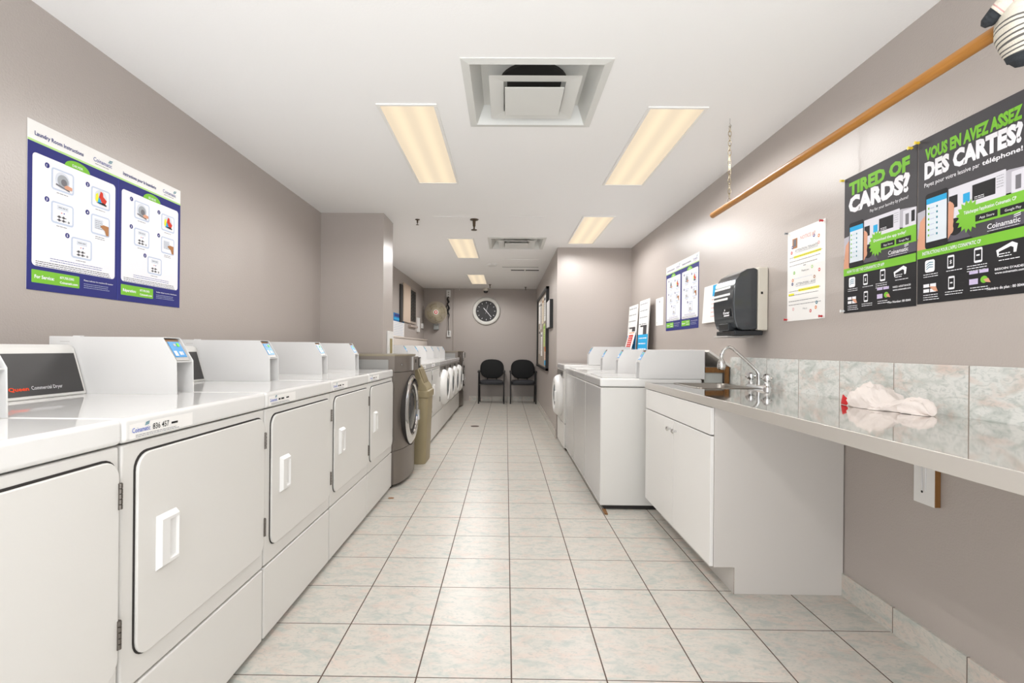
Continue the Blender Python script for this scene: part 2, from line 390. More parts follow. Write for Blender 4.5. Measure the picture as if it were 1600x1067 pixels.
# ------------------------------------------------------------------ ceiling details
def sprinkler(x, y, s, lb):
    m = MB(); br = mat('sprinkler_bronze', '#5a4d3e', .4, .7)
    m.lathe([(.035*s, 0), (.03*s, -.006), (.012*s, -.008), (.010*s, -.05*s), (.006*s, -.055*s), (.006*s, -.075*s), (.022*s, -.076*s), (.022*s, -.08*s)], (0, 0, 0), 'Z', 14, br)
    tag(m.build('sprinkler_head', loc=(x, y, ZC)), lb, 'sprinkler', 'ceiling sprinkler heads')
sprinkler(-.334, 5.07, 1.35, 'dark pendant sprinkler head hanging from the ceiling near the middle')
sprinkler(-.91, 5.08, .7, 'small bronze sprinkler head on the ceiling near the left pier')
sprinkler(-.34, 10.2, .9, 'dark sprinkler head beside the farthest ceiling light')
sprinkler(.40, 10.6, .8, 'tiny sprinkler head at the far right of the ceiling')
tag(MB().lathe([(.075, 0), (.075, -.02), (.05, -.035), (.0005, -.037)], (0, 0, 0), 'Z', 24, PLAST).build('smoke_detector', loc=(-.225, 7.75, ZC)), 'small round white smoke detector on the ceiling', 'smoke detector')
m = MB().box(-.28, .28, -.33, .33, -.004, 0, CEIL); m.box(-.285, .285, .33, .345, -.006, 0, GAP)
tag(m.build('access_panel', loc=(.215, 7.65, ZC), smooth=0), 'flush square ceiling hatch beyond the second air vent', 'access panel', 'flush ceiling hatches')
for x, y, lb in ((.2, 5.08, 'faint flush hatch in front of the second air vent'), (-.55, 5.1, 'faint flush hatch between the two sprinkler heads')):
    tag(MB().box(-.18, .18, -.14, .14, -.003, 0, CEIL).build('access_panel', loc=(x, y, ZC), smooth=0, bevel=.001), lb, 'access panel', 'flush ceiling hatches')
m = MB().box(-.25, .25, -.07, .07, -.004, 0, CEIL); m.box(-.23, -.01, -.04, .04, -.006, -.003, GAP); m.box(.01, .23, -.04, .04, -.006, -.003, GAP)
tag(m.build('slot_vent', loc=(.30, 8.30, ZC), smooth=0), 'ceiling slot vent with two dark slots', 'slot vent')
m = MB().lathe([(.06, 0), (.06, -.05), (.055, -.06)], (0, 0, 0), 'Z', 20, CREAM)
t = thing('security_camera', 'small dome security camera on the ceiling above the clock', 'security camera', (-.45, 10.85, ZC))
m.build('housing', t); MB().lathe([(.052, -.058), (.046, -.085), (.028, -.105), (.0005, -.11)], (0, 0, 0), 'Z', 20, GLASSD).build('dome', t)
tag(MB().tube([(0, 0, 0), (0, 0, -.09)], .004, 6, PLAST).build('ceiling_hook', loc=(-.99, 10.55, ZC)), 'thin white hook hanging from the far ceiling', 'hook')

# ------------------------------------------------------------------ laundry machines (front towards local +x, width along +y)
W = .713
def hollow_rrect(mb, y0, y1, z0, z1, r, x0, x1, m): mb.prism([(a, b) for a, b in rrect(y0, y1, z0, z1, r, 6)], 'X', x0, x1, m)
def card_housing(t, zt, xf, xb, y0, y1, dz):
    """sheet-metal box at the back right of the deck carrying the card reader; zt deck height, dz total height"""
    prof = [(xb, zt), (xb, zt+dz), (xf-.053, zt+dz-.003), (xf-.003, zt+dz-.087), (xf, zt)]
    m = MB().use(HOUSE)
    for ya, yb in ((y0, y0+.004), (y1-.004, y1)): m.prism(prof, 'Y', ya, yb)
    m.box(xb, xf-.053, y0+.004, y1-.004, zt+dz-.004, zt+dz-.001)               # top
    m.box(xb, xb+.003, y0+.004, y1-.004, zt, zt+dz-.003)
    m.box(xf-.058, xf-.005, y0+.004, y1-.004, zt+dz-.092, zt+dz-.088)          # shelf under reader
    m.box(xb+.04, xb+.075, y0-.0008, y0, zt+dz-.02, zt+dz-.0185, GREYP)        # small slot
    m.box(xb+.06, xb+.085, y0+.03, y0+.05, zt+dz-.001, zt+dz+.003, HOUSE)
    h = m.build('card_housing', t, bevel=.0012)
    MB().box(xf-.10, xf-.096, y0+.004, y1-.004, zt, zt+dz-.092, HOUSE).box(xf-.096, xf-.0945, y0+.004, y0+.030, zt+.004, zt+dz-.10, GAP).build('inner_plate', h, smooth=0)
    # reader lies on the slope
    c = MB(); x0, z0, x1, z1 = xf-.006, zt+dz-.085, xf-.05, zt+dz-.010
    d = Vector((x1-x0, 0, z1-z0)); L = d.length; d.normalize(); nrm = Vector((-d.z, 0, d.x))*-1
    if nrm.x < 0: nrm = -nrm
    def slab(mb, a0, a1, ya, yb, h0, h1, mt):
        P = lambda a, y, h: tuple(Vector((x0, y, z0))+d*a*L+nrm*h)
        v = [P(a, y, h) for a in (a0, a1) for y in (ya, yb) for h in (h0, h1)]
        mb.add(v, [(0, 1, 3, 2), (4, 6, 7, 5), (0, 4, 5, 1), (2, 3, 7, 6), (0, 2, 6, 4), (1, 5, 7, 3)], mt)
    slab(c, 0, .92, y0+.012, y1-.016, -.012, -.001, GREYP)
    slab(c, .16, .90, y0+.014, y1-.022, -.001, .001, BLUE)
    slab(c, .22, .45, y0+.018, y0+.034, .001, .002, PLAST); slab(c, .26, .42, y0+.046, y0+.058, .001, .002, PLAST); slab(c, .26, .42, y0+.062, y0+.066, .001, .002, PLAST)
    slab(c, .66, .82, y0+.054, y0+.066, .001, .003, mat('green_led', '#6fe03a', .4)); slab(c, .68, .80, y0+.036, y0+.048, .001, .002, GREYP)
    slab(c, .93, 1.06, y0+.005, y1-.012, -.014, -.006, WOODB)
    c.build('card_reader', h, smooth=0)
def id_label(t, num, x, z, y0=.02):
    s = Sheet((x, y0, z), w=.245, h=.036, **LW, thick=.0006)
    s.text('Coinamatic', .008, .014, ink('violet_blue', '#5a6fc4'), w=.062, h=.012, bold=.01)
    for k in range(3): s.poly([(.052+k*.001, .027+k*.003), (.066+k*.001, .029+k*.003), (.067+k*.001, .031+k*.003), (.053+k*.001, .029+k*.003)], I_TEAL, 2)
    if num: s.text(num, .080, .013, I_BLK, w=.062, h=.015, bold=.004)
    else: s.lines(.082, .132, .015, I_BLK, 1, .013, .01, jag=0, seed=4)
    s.lines(.152, .182, .016, I_BLK, 1, .010, .01, jag=0, seed=3)
    s.lines(.02, .19, .006, I_GREY, 2, .003, .004, seed=5)
    return s.build('identification_label', parent=t)
def machine(kind, num='836 457', name=None, zt=.968):
    t = thing(name or ('clothes_dryer' if kind == 'dryer' else 'washing_machine'), '', 'clothes dryer' if kind == 'dryer' else 'washing machine')
    D = .72
    b = MB().use(WHITE)
    b.box(-D+.01, -.001, .004, W-.004, (.303 if kind != 'top' else .03), zt-.065)
    b.box(-D+.02, -.03, .02, W-.02, .0, .31, GAP)
    b.build('cabinet', t, bevel=.006)
    if kind == 'dryer':
        MB().box(-D+.012, 0, .004, W-.004, .025, .297, WHITE).build('access_panel', t, bevel=.006)
    elif kind == 'front':
        MB().box(-D+.012, 0, .004, W-.004, .025, .297, WHITE).build('access_panel', t, bevel=.006)
    d = MB().box(-D, .005, .001, W-.001, zt-.061, zt, DECK); d.build('top_deck', t, bevel=.012, segs=3)
    # sloped console
    if kind != 'top_plain':
        c = MB().use(WHITE)
        prof = [(-.592, zt), (-.640, zt+.165), (-.655, zt+.176), (-.715, zt+.176), (-.715, zt)]
        c.prism(prof, 'Y', .012, .608)
        co = c.build('console', t, bevel=.006)
        # dark film on the slope
        A = Vector((-.592, 0, zt)); Bv = Vector((-.640, 0, zt+.165)); dd = (Bv-A); Ls = dd.length; dd.normalize()
        s = Sheet(A+Vector((.0005, .030, 0))+dd*.012, (0, 1, 0), tuple(dd), (dd.z, 0, -dd.x), .565, Ls-.032, DARKP, .0012)
        if kind == 'dryer':
            s.text('Speed', .235, .018, ink('vermilion', '#f0502a'), w=.058, h=.012, bold=.03)
            s.text('Queen', .297, .018, ink('vermilion', '#f0502a'), w=.066, h=.012, bold=.03)
            s.text('Commercial Dryer', .372, .019, I_WHITE, w=.112, h=.012)
        s.build('console_film', parent=co)
    card_housing(t, zt, -.271, -.737, .612, .712, .207)
    if kind in ('dryer', 'front'): id_label(t, num, .0045, zt-.053)
    if kind == 'dryer':
        g = MB(); hollow_rrect(g, .042, .702, .362, .880, .045, -.002, .0006, GAP)  # dark sheet filling the gap around the door
        g.build('door_gap_sheet', t, smooth=0)
        dr = MB(); hollow_rrect(dr, .046, .699, .364, .875, .044, .0, .009, WHITE)
        do = dr.build('door', t, bevel=.003)
        h = MB().use(PLAST)
        y0, y1, z0, z1 = .110, .190, .556, .698; x = .009
        # bevelled pull with a cavity on its right half
        O = [(x, y0, z0), (x, y1, z0), (x, y1, z1), (x, y0, z1)]; I = [(x+.014, y0+.006, z0+.010), (x+.014, y1-.006, z0+.010), (x+.014, y1-.006, z1-.010), (x+.014, y0+.006, z1-.010)]
        C = [(x+.014, y0+.036, z0+.018), (x+.014, y1-.008, z0+.018), (x+.014, y1-.008, z1-.018), (x+.014, y0+.036, z1-.018)]
        Dp = [(x-.004, y0+.046, z0+.026), (x+.008, y1-.012, z0+.022), (x+.008, y1-.012, z1-.022), (x-.004, y0+.046, z1-.026)]
        v = O+I+C+Dp; q = lambda a, b_: [(a+i, a+(i+1) % 4, b_+(i+1) % 4, b_+i) for i in range(4)]
        h.add(v, q(0, 4)+q(4, 8)+q(8, 12)+[(12, 13, 14, 15)])
        h.build('door_handle', do, smooth=0)
        for z0, z1 in ((.757, .819), (.427, .495)):
            hm = MB().box(-.001, .012, .694, .7035, z0, z1, HINGE)
            for q_ in range(5): hm.lathe([(.0042, z0+q_*(z1-z0)/5+.001), (.0042, z0+(q_+1)*(z1-z0)/5-.001)], (.012, .6985, 0), 'Z', 8, HINGE)
            hm.build('hinge', t)
    if kind == 'front':
        f = MB().box(-.001, .010, .02, W-.02, zt-.155, zt-.07, SILV); f.box(.010, .012, .42, .60, zt-.135, zt-.09, DARKP); f.build('control_fascia', t, bevel=.003)
        r = MB().lathe([(.245, 0), (.245, .02), (.238, .045), (.212, .076), (.198, .084), (.170, .084), (.150, .068), (.150, 0)], (0, W/2, .597), 'X', 48, PLAST)
        ro = r.build('door_ring', t)
        MB().lathe([(.152, .045), (.150, .062), (.12, .078), (.06, .086), (.0005, .088)], (0, W/2, .597), 'X', 40, GLASSG).build('door_glass', ro)
        MB().box(.070, .098, W/2+.195, W/2+.225, .54, .66, PLAST).build('door_latch', ro, bevel=.006)
    if kind == 'top':
        MB().box(-.002, .0015, .012, W-.012, .05, zt-.075, FRONTG).build('front_panel', t, bevel=.001)
    if kind != 'dryer': MB().box(.003, .0062, .006, W-.006, zt-.054, zt-.010, FRONTG).build('deck_strip', t, bevel=.001)
    if kind == 'top':
        l = MB().box(-.56, -.03, .07, .60, zt, zt+.006, DECK); l.build('lid', t, bevel=.004)
        p = MB().box(-.66, -.05, .0015, .004, .10, zt-.12, WHITE).box(-.62, -.30, -.0, .0015, .14, zt-.16, WHITE); p.build('side_panel', t, bevel=.0015)
    return t
GD = 'white card-operated dryers along the left wall'
XF = -.916
d0 = machine('dryer')
Y0 = [.475, 1.188, 1.903, 2.618, 3.333]
dl = ['white clothes dryer nearest the viewpoint at the left, cut off by the frame edge', 'white clothes dryer whose lip label reads 836 457, second from the viewpoint',
      'white clothes dryer in the middle of the near left row of five', 'white clothes dryer second from the graphite washer in the near left row', 'white clothes dryer standing right against the graphite washer']
for i, (y, lb) in enumerate(zip(Y0, dl)):
    if i == 0: d0.location = (XF, y, 0); d0['label'] = lb; d0['group'] = GD
    else: copy_tree(d0, (XF, y, 0), label=lb, group=GD)
# only the second dryer's number can be read
def swap_label(t, me):
    for ch in t.children:
        if ch.name.startswith('identification_label'): ch.data = me
_tmp = thing('tmp', '', ''); _l2 = id_label(_tmp, None, .0045, .968-.053); _me = _l2.data
bpy.data.objects.remove(_l2); bpy.data.objects.remove(_tmp)
# far left row
Yf = [5.29+.714*i for i in range(6)]
XM = -.892
copy_tree(d0, (XM, Yf[0], 0), label='white dryer just behind the beige bin, first of the far left row', group='white machines of the far left row')
copy_tree(d0, (XM, Yf[1], 0), label='white dryer with a long handle between the bin and the round-doored washers', group='white machines of the far left row')
f0 = machine('front', num=None)
fl = ['nearest of the four white washers with round doors', 'second round-doored white washer from the bin', 'third round-doored white washer, one before the dark machine', 'last round-doored white washer, touching the dark machine by the far wall']
for i, lb in enumerate(fl):
    if i == 0: f0.location = (XM, Yf[2], 0); f0['label'] = lb; f0['group'] = 'white machines of the far left row'
    else: copy_tree(f0, (XM, Yf[2+i], 0), label=lb, group='white machines of the far left row')
bpy.context.view_layer.update()
for o_ in list(COL.objects):
    if o_.name.startswith('clothes_dryer') and abs(o_.location.y-1.188) > .01: swap_label(o_, _me)
# right row (turned round)
XRF = .68
t0 = machine('top', zt=.938)
t0.scale.y = .967; t0.location = (XRF, 4.28, 0); t0.rotation_euler.z = PI
t0['label'] = 'white top-load washer with a blank side panel next to the sink cabinet'; t0['group'] = 'white machines along the right wall'
copy_tree(t0, (XRF, 4.971, 0), PI, 'second white top-load washer from the sink cabinet', 'white machines along the right wall')
copy_tree(t0, (XRF, 5.662, 0), PI, 'third white top-load washer, beside the round-doored one', 'white machines along the right wall')
r1 = copy_tree(f0, (XRF-.02, 6.375, 0), PI, 'white round-doored washer in the right row against the pale step wall', 'white machines along the right wall')

# graphite washers
def graphite(loc, label):
    t = thing('graphite_washer', label, 'washing machine', loc, 0, 'graphite front-load washers')
    H, Wd = 1.085, .775
    def plan(off=0):
        p = [(-.74, 0), (-.035, 0)]
        for k in range(11):
            a = k/10; y = .0+Wd*a; x = -.035+.075*math.sin(PI*a)**.6+off; p.append((x, y))
        return p+[(-.035, Wd), (-.74, Wd)]
    P = plan()
    m = MB().prism(P, 'Z', .03, .30, STEELW).prism(P, 'Z', .304, .94, STEELW).prism(P, 'Z', .944, H-.012, STEELW)  .box(-.72, -.06, .02, Wd-.02, 0, .04, GAP)
    m.build('cabinet', t, smooth=30)
    MB().prism([(x*1.0+(.004 if x > -.5 else 0), y) for x, y in P], 'Z', H-.012, H, mat('top_trim', '#8f8672', .4, .3)).build('top_trim', t, smooth=30)
    MB().box(-.62, -.085, -.003, 0, .925, 1.045, STEELP).build('side_inset', t, bevel=.002)
    MB().lathe([(.012, .0), (.010, .004), (.0005, .005)], (0, 0, 0), 'X', 12, CHROME).build('screw', t, loc=(.005, .09, 1.0))
    f = MB().box(-.01, .052, .36, .62, .945, 1.065, SILV).box(.052, .055, .44, .49, 1.01, 1.04, BLACK); f.build('control_panel', t, bevel=.004)
    MB().box(-.01, .052, .65, .745, .955, 1.055, BLACK).box(.0525, .054, .665, .73, .975, 1.045, GREYP).build('card_reader', t, bevel=.004)
    cy, cz = .385, .60
    r = MB().lathe([(.305, .0), (.307, .034), (.296, .048), (.268, .058), (.225, .052), (.205, .030), (.205, 0)], (0, cy, cz), 'X', 56, CHROME); r.lathe([(.313, 0), (.313, .040)], (0, cy, cz), 'X', 56, GAP)
    ro = r.build('door_ring', t)
    MB().lathe([(.206, .022), (.17, .042), (.10, .054), (.0005, .058)], (0, cy, cz), 'X', 40, GLASSD).build('door_glass', ro)
    MB().box(.045, .066, cy+.23, cy+.27, cz-.13, cz-.03, CHROME).build('door_handle', ro, bevel=.008)
    return t
g0 = graphite((-.868, 4.062, 0), 'graphite front-load washer between the near dryers and the beige bin')
g1 = copy_tree(g0, (-.885, 9.585, 0), label='dark graphite front-load washer at the far end, near the left chair')

# beige bin
t = thing('swing_top_bin', 'tall beige plastic bin with a swing lid beside the graphite washer', 'bin', (-.965, 5.08, 0))
def rr(cx, cy, w, d, z, r=.04): return [(a+cx, b+cy, z) for a, b in rrect(-w/2, w/2, -d/2, d/2, r, 4)]
MB().loft([rr(0, 0, .36, .32, 0), rr(0, 0, .365, .325, .01), rr(0, 0, .41, .37, .68)], BEIGE).build('bin_body', t)
l = MB().loft([rr(0, 0, .425, .385, .655), rr(0, 0, .43, .39, .66), rr(0, 0, .43, .39, .715), rr(0, 0, .415, .375, .725)], BEIGE)
hood = []
for k in range(9):
    a = k/8
    w_ = .40*(1-.0*a); z = .722
    hood.append(a)
prof = [(-.20, .722), (-.19, .80), (-.15, .90), (-.06, .962), (.03, .985), (.075, .975), (.105, .93), (.13, .86), (.155, .80), (.185, .765), (.20, .722)]
l.prism(prof, 'Y', -.175, .175, BEIGE)
l.build('bin_lid', t, bevel=.012)
fl_ = MB(); fl_.prism([(.100, .932), (.112, .935), (.164, .800), (.150, .795)], 'Y', -.13, .13, BEIGE2); fl_.build('swing_flap', t, bevel=.004)

# ------------------------------------------------------------------ sink cabinet, counter, sink, faucet
ZT = .921; CX0, CX1 = .965, XR-.0125
CY0, CY1 = -.35, 3.49
SX0, SX1, SY0, SY1 = 1.14, 1.46, 2.98, 3.38
t = thing('steel_counter', 'long polished stainless steel counter along the right wall', 'counter', (CX0, 0, ZT))
m = MB().use(STEEL)
def top(xa, xb, ya, yb): m.box(xa-CX0, xb-CX0, ya, yb, -.004, 0, STEEL)
top(CX0+.003, CX1, CY0, SY0); top(CX0+.003, CX1, SY1, CY1); top(CX0+.003, SX0, SY0, SY1); top(SX1, CX1, SY0, SY1)
m.build('counter_top', t, smooth=0)
MB().box(0, .005, CY0, CY1, -.042, .0015, mat('satin_steel_edge', '#d6d1cb', .38, .6)).build('front_edge', t, bevel=.0015)
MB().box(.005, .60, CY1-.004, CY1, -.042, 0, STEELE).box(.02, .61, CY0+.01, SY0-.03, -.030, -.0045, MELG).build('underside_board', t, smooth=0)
def rz_(x0, x1, y0, y1, z, r): return [(a, b, z) for a, b in rrect(x0, x1, y0, y1, r, 6)]
s = thing('sink', 'stainless steel basin set into the far end of the counter', 'sink', ((SX0+SX1)/2, (SY0+SY1)/2, ZT))
hx, hy = (SX1-SX0)/2, (SY1-SY0)/2
b = MB().loft([rz_(-hx-.022, hx+.022, -hy-.022, hy+.022, .001, .05), rz_(-hx-.020, hx+.020, -hy-.020, hy+.020, .004, .05), rz_(-hx, hx, -hy, hy, .003, .045), rz_(-hx+.004, hx-.004, -hy+.004, hy-.004, -.01, .045),
               rz_(-hx+.012, hx-.012, -hy+.012, hy-.012, -.13, .05), rz_(-hx+.05, hx-.05, -hy+.05, hy-.05, -.15, .05)], STEELB, True, False)
b.add([p for p in rz_(-hx+.05, hx-.05, -hy+.05, hy-.05, -.15, .05)], [tuple(range(28))], STEELB)
b.build('basin', s, smooth=50)
MB().lathe([(.04, -.149), (.04, -.145), (.025, -.147), (.0005, -.147)], (0, 0, 0), 'Z', 24, CHROME).build('drain', s)
f = thing('faucet', 'chrome kitchen faucet with an arched spout and two handles behind the sink', 'faucet', (1.515, 3.02, ZT))
MB().loft([[(a, b, 0) for a, b in rrect(-.026, .026, -.125, .125, .024, 5)], [(a, b, .012) for a, b in rrect(-.026, .026, -.125, .125, .024, 5)], [(a, b, .022) for a, b in rrect(-.018, .018, -.115, .115, .017, 5)]], CHROME).build('deck_plate', f, smooth=40)
sp = [(0, 0, .02), (0, 0, .085), (-.012, 0, .105), (-.05, 0, .14), (-.10, 0, .186), (-.155, 0, .234), (-.175, 0, .244), (-.195, 0, .240), (-.212, 0, .225), (-.222, 0, .20)]
MB().tube(sp, [.014, .013, .010, .009, .009, .009, .009, .009, .0095, .010], 12, CHROME).build('spout', f)
MB().lathe([(.010, 0), (.011, -.022), (.009, -.028), (.013, -.034), (.021, -.052), (.0235, -.070), (.022, -.088), (.017, -.096), (.0005, -.096)], (-.224, 0, .205), 'Z', 20, CHROME).build('spray_head', f)
for sy in (-.095, .095):
    h = MB().lathe([(.020, .018), (.017, .035), (.012, .045), (.024, .052), (.027, .065), (.024, .082), (.012, .090), (.0005, .091)], (0, sy, 0), 'Z', 12, CHROME)
    for k in range(4):
        a = k*PI/2+.5; h.tube([(0, sy, .066), (.036*math.cos(a), sy+.036*math.sin(a), .066)], [.009, .008], 8, CHROME)
    h.build('faucet_handle', f)

t = thing('sink_cabinet', 'white base cabinet with two doors under the sink', 'cabinet', (.985, 2.37, 0))
c = MB()
HB = ZT-.042
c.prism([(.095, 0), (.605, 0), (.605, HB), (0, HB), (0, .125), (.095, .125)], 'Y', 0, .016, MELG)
c.box(0, .6, .016, 1.10, .125, .140, MEL); c.prism([(.095, 0), (.605, 0), (.605, HB), (0, HB), (0, .125), (.095, .125)], 'Y', 1.085, 1.10, MEL)
c.box(0, .016, .016, 1.085, .745, HB, MEL); c.box(.0, .012, .51, .55, .14, .745, MEL)
c.build('carcass', t, smooth=0, bevel=.0015)
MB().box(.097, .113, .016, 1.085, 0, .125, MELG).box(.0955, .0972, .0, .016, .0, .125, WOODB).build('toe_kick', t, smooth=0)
MB().box(-.018, -.001, .004, 1.098, .746, HB-.004, MEL).build('drawer_front', t, bevel=.002)
for y0, y1, ky in ((.004, .526, .48), (.530, 1.098, .575)):
    dr = MB().box(-.018, -.001, y0, y1, .128, .740, MEL).build('door', t, bevel=.002)
    kn = MB().lathe([(.006, 0), (.006, -.012), (.013, -.016), (.014, -.024), (.008, -.029), (.0005, -.030)], (-.018, ky, .685), 'X', 16, CHROME); kn.build('knob', dr)
# counter wall bracket
t = thing('counter_bracket', 'white wooden wall bracket holding up the counter', 'bracket', (XR-.001, 1.90, .575))
MB().box(-.020, 0, -.047, .047, 0, ZT-.575-.045, PLAST).box(-.0195, 0, -.050, -.047, .001, ZT-.575-.045, WOODB).build('backing_board', t, bevel=.001)
MB().tube([(-.022, -.008, .05), (-.022, -.012, ZT-.575-.05)], .0025, 6, HOUSE).tube([(-.022, .006, .05), (-.022, .016, ZT-.575-.05)], .0025, 6, HOUSE).build('steel_prongs', t)
MB().lathe([(.005, 0), (.0005, -.003)], (-.0205, .008, .045), 'X', 10, GAP).build('screw', t)

# cloth left on the counter
CLOTH = mat('white_cotton', '#e6dcd6', .9, bump=.25, bscale=90)
def cloth():
    t = thing('cloth', 'crumpled white cloth with a red lining lying on the steel counter', 'cloth', (1.485, 2.0, ZT))
    rnd = random.Random(4); m = MB().use(CLOTH)
    rings = []; n = 22; K = 26
    for k in range(K+1):
        a = k/K; y = .135-.36*a
        w = .075*(math.sin(PI*min(1, a*1.15+.05))**.5) if a < .8 else .06*math.sqrt(max(0, (1-a)/.2))
        w = max(w, .004)
        hh = (.070*math.exp(-((a-.28)/.22)**4)+.038*math.exp(-((a-.78)/.2)**2)+.012)*min(1, (1-a)*12)*min(1, a*10+.25)
        R = []
        for i in range(n):
            th = PI*i/(n-1)
            f_ = 1+.13*math.sin(4*th+13*a)+.12*abs(math.sin(6*th-19*a))+.07*math.sin(13*th+31*a)+.03*rnd.uniform(-1, 1)
            R.append((w*math.cos(th)*f_-.012*math.sin(6*a), y+.012*math.sin(5*th+8*a), .001+max(0, hh*math.sin(th)*f_)))
        R += [(w*math.cos(PI*j/6)*-.9, y, .001) for j in range(1, 6)]
        rings.append(R)
    m.loft(rings, CLOTH); o = m.build('fabric', t, smooth=60)
    r = MB(); rr_ = []
    for k in range(9):
        a = k/8; rr_.append([(-.062-.01*math.sin(PI*a)+.0*i, .145-.095*a, .002) if i == 0 else (-.058-.012*math.sin(PI*a), .152-.105*a-.004*i, .002+(.040*(1-a*.75))*i/3) for i in range(4)])
    r.loft(rr_, mat('red_cotton', '#c4171c', .9), False, False)
    ro = r.build('red_lining', t, smooth=60); s = ro.modifiers.new('solid', 'SOLIDIFY'); s.thickness = .004
    tag(ro, 'red lining')
cloth()

# pipe chase and its lid behind the right-hand washers
t = thing('pipe_chase', 'low white boxed ledge behind the right-hand washers, open at the end', 'ledge', (XR-.001, 3.56, 0))
MB().prism([(-.170, 1.133), (-.164, 1.147), (-.001, 1.035), (-.003, 1.018)], 'Y', -.02, YSTEP-3.56-.002, mat('ledge_white', '#e6e2dc', .5)).build('lid_board', t, smooth=0)
MB().box(-.165, -.03, .05, .09, .985, 1.022, WOODB).box(-.032, -.016, .0, .04, .90, 1.03, WOODB).build('wooden_frame', t, smooth=0)
MB().box(-.165, -.034, .07, .085, .0, .985, mat('board_grey', '#cfd2cd', .6)).build('end_board', t, smooth=0)
# left ledge
t = thing('ledge', 'white ledge along the left wall behind the far row of machines', 'ledge', (XL, 5.26, 0))
MB().box(.001, .140, 0, 5.30, 0, 1.295, mat('ledge_cream', '#ddd3cb', .5)).build('boxing', t, smooth=0)
MB().box(.001, .155, 0, 5.32, 1.295, 1.318, mat('ledge_cap', '#cfc4bb', .45)).build('ledge_cap', t, bevel=.003)

# ------------------------------------------------------------------ chairs
def chair(loc, label):
    t = thing('guest_chair', label, 'chair', loc, 0, 'black guest chairs at the far wall')   # faces -y
    def sup(cx, cz, rx, rz, p=2.6, n=28): return [(cx+rx*abs(math.cos(a))**(2/p)*(1 if math.cos(a) > 0 else -1), cz+rz*abs(math.sin(a))**(2/p)*(1 if math.sin(a) > 0 else -1)) for a in [2*PI*i/n for i in range(n)]]
    b = MB(); rings = []
    for sc, dy in ((.90, -.030), (.98, -.022), (1.0, 0), (.97, .018), (.88, .026)):
        rings.append([(x, .40+dy+.10*(z-.70)+.25*x*x*-1*.6, z) for x, z in sup(0, .705, .255*sc, .205*sc)])
    b.loft(rings, BLACKF); b.build('backrest', t, smooth=60)
    s_ = MB(); rings = []
    for sc, dz in ((.93, -.040), (1, -.026), (1, .010), (.97, .026), (.86, .034)):
        rings.append([(x, .16+y, .445+dz-.012*(1-(y/.22))*.5) for x, y in sup(0, 0, .245*sc, .23*sc, 3.6)])
    s_.loft(rings, GREYF); s_.build('seat', t, smooth=60)
    for sx in (-1, 1):
        x = sx*.262
        MB().tube([(x, -.055, 0), (x, -.055, .60), (x, -.035, .655)], .013, 10, BLACK).build('leg', t)
        MB().tube([(x*.97, .36, 0), (x, .31, .40), (x, .33, .60), (x, .33, .655)], .013, 10, BLACK).build('leg', t)
        MB().loft([[(x+a, y, .668+b_+dz) for a, b_ in rrect(-.024, .024, -.012, .012, .01, 3)] for y, dz in ((-.085, -.012), (-.06, .0), (.1, .008), (.30, .0), (.36, -.004))], BLACK).build('armrest', t, smooth=50)
    MB().tube([(-.262, -.05, .40), (.262, -.05, .40)], .011, 8, BLACK).tube([(-.262, .32, .40), (.262, .32, .40)], .011, 8, BLACK).tube([(-.10, .33, .40), (-.10, .42, .50), (-.10, .43, .66)], .011, 8, BLACK).tube([(.10, .33, .40), (.10, .42, .50), (.10, .43, .66)], .011, 8, BLACK).build('seat_frame', t)
    return t
c0 = chair((-.298, 10.42, 0), 'black guest chair under the clock, left of the pair')
copy_tree(c0, (.362, 10.44, 0), label='black guest chair in the far right corner by the notice board')

# ------------------------------------------------------------------ clock
t = thing('wall_clock', 'large round white wall clock with a black dial on the far wall', 'clock', (-.437, YF-.001, 1.955))
MB().lathe([(.225, -.02), (.232, -.040), (.262, -.052), (.290, -.045), (.306, -.022), (.308, 0)], (0, 0, 0), 'Y', 64, mat('clock_rim', '#dedcd6', .35)).build('rim', t)
s = Sheet((0, -.024, 0), (1, 0, 0), (0, 0, 1), (0, -1, 0), .001, .001, BLACK, .001)
s.circ(0, 0, .226, mat('dial_black', '#2c2b2c', .6), 0, 48)
for k in range(12):
    a = k*PI/6; c_, d_ = math.sin(a), math.cos(a); r0, r1, w = .172, .198, .005
    s.poly([(c_*r0-d_*w, d_*r0+c_*w), (c_*r1-d_*w, d_*r1+c_*w), (c_*r1+d_*w, d_*r1-c_*w), (c_*r0+d_*w, d_*r0-c_*w)], I_WHITE, 2)
s.build('dial', parent=t)
def hand(L, tail, w, ang, name, z):
    a = math.radians(ang); c_, d_ = math.sin(a), math.cos(a)
    P = [(-tail, w*.6), (L*.8, w), (L, 0), (L*.8, -w), (-tail, -w*.6)]
    m = MB(); pts = [(c_*p-d_*q, d_*p+c_*q) for p, q in P]; m.prism(pts, 'Y', z, z-.003, I_WHITE); m.build(name, t, smooth=0)
hand(.10, .03, .009, 318, 'hour_hand', -.028); hand(.185, .05, .006, 140, 'minute_hand', -.032); hand(.155, .06, .0025, 15, 'second_hand', -.036)





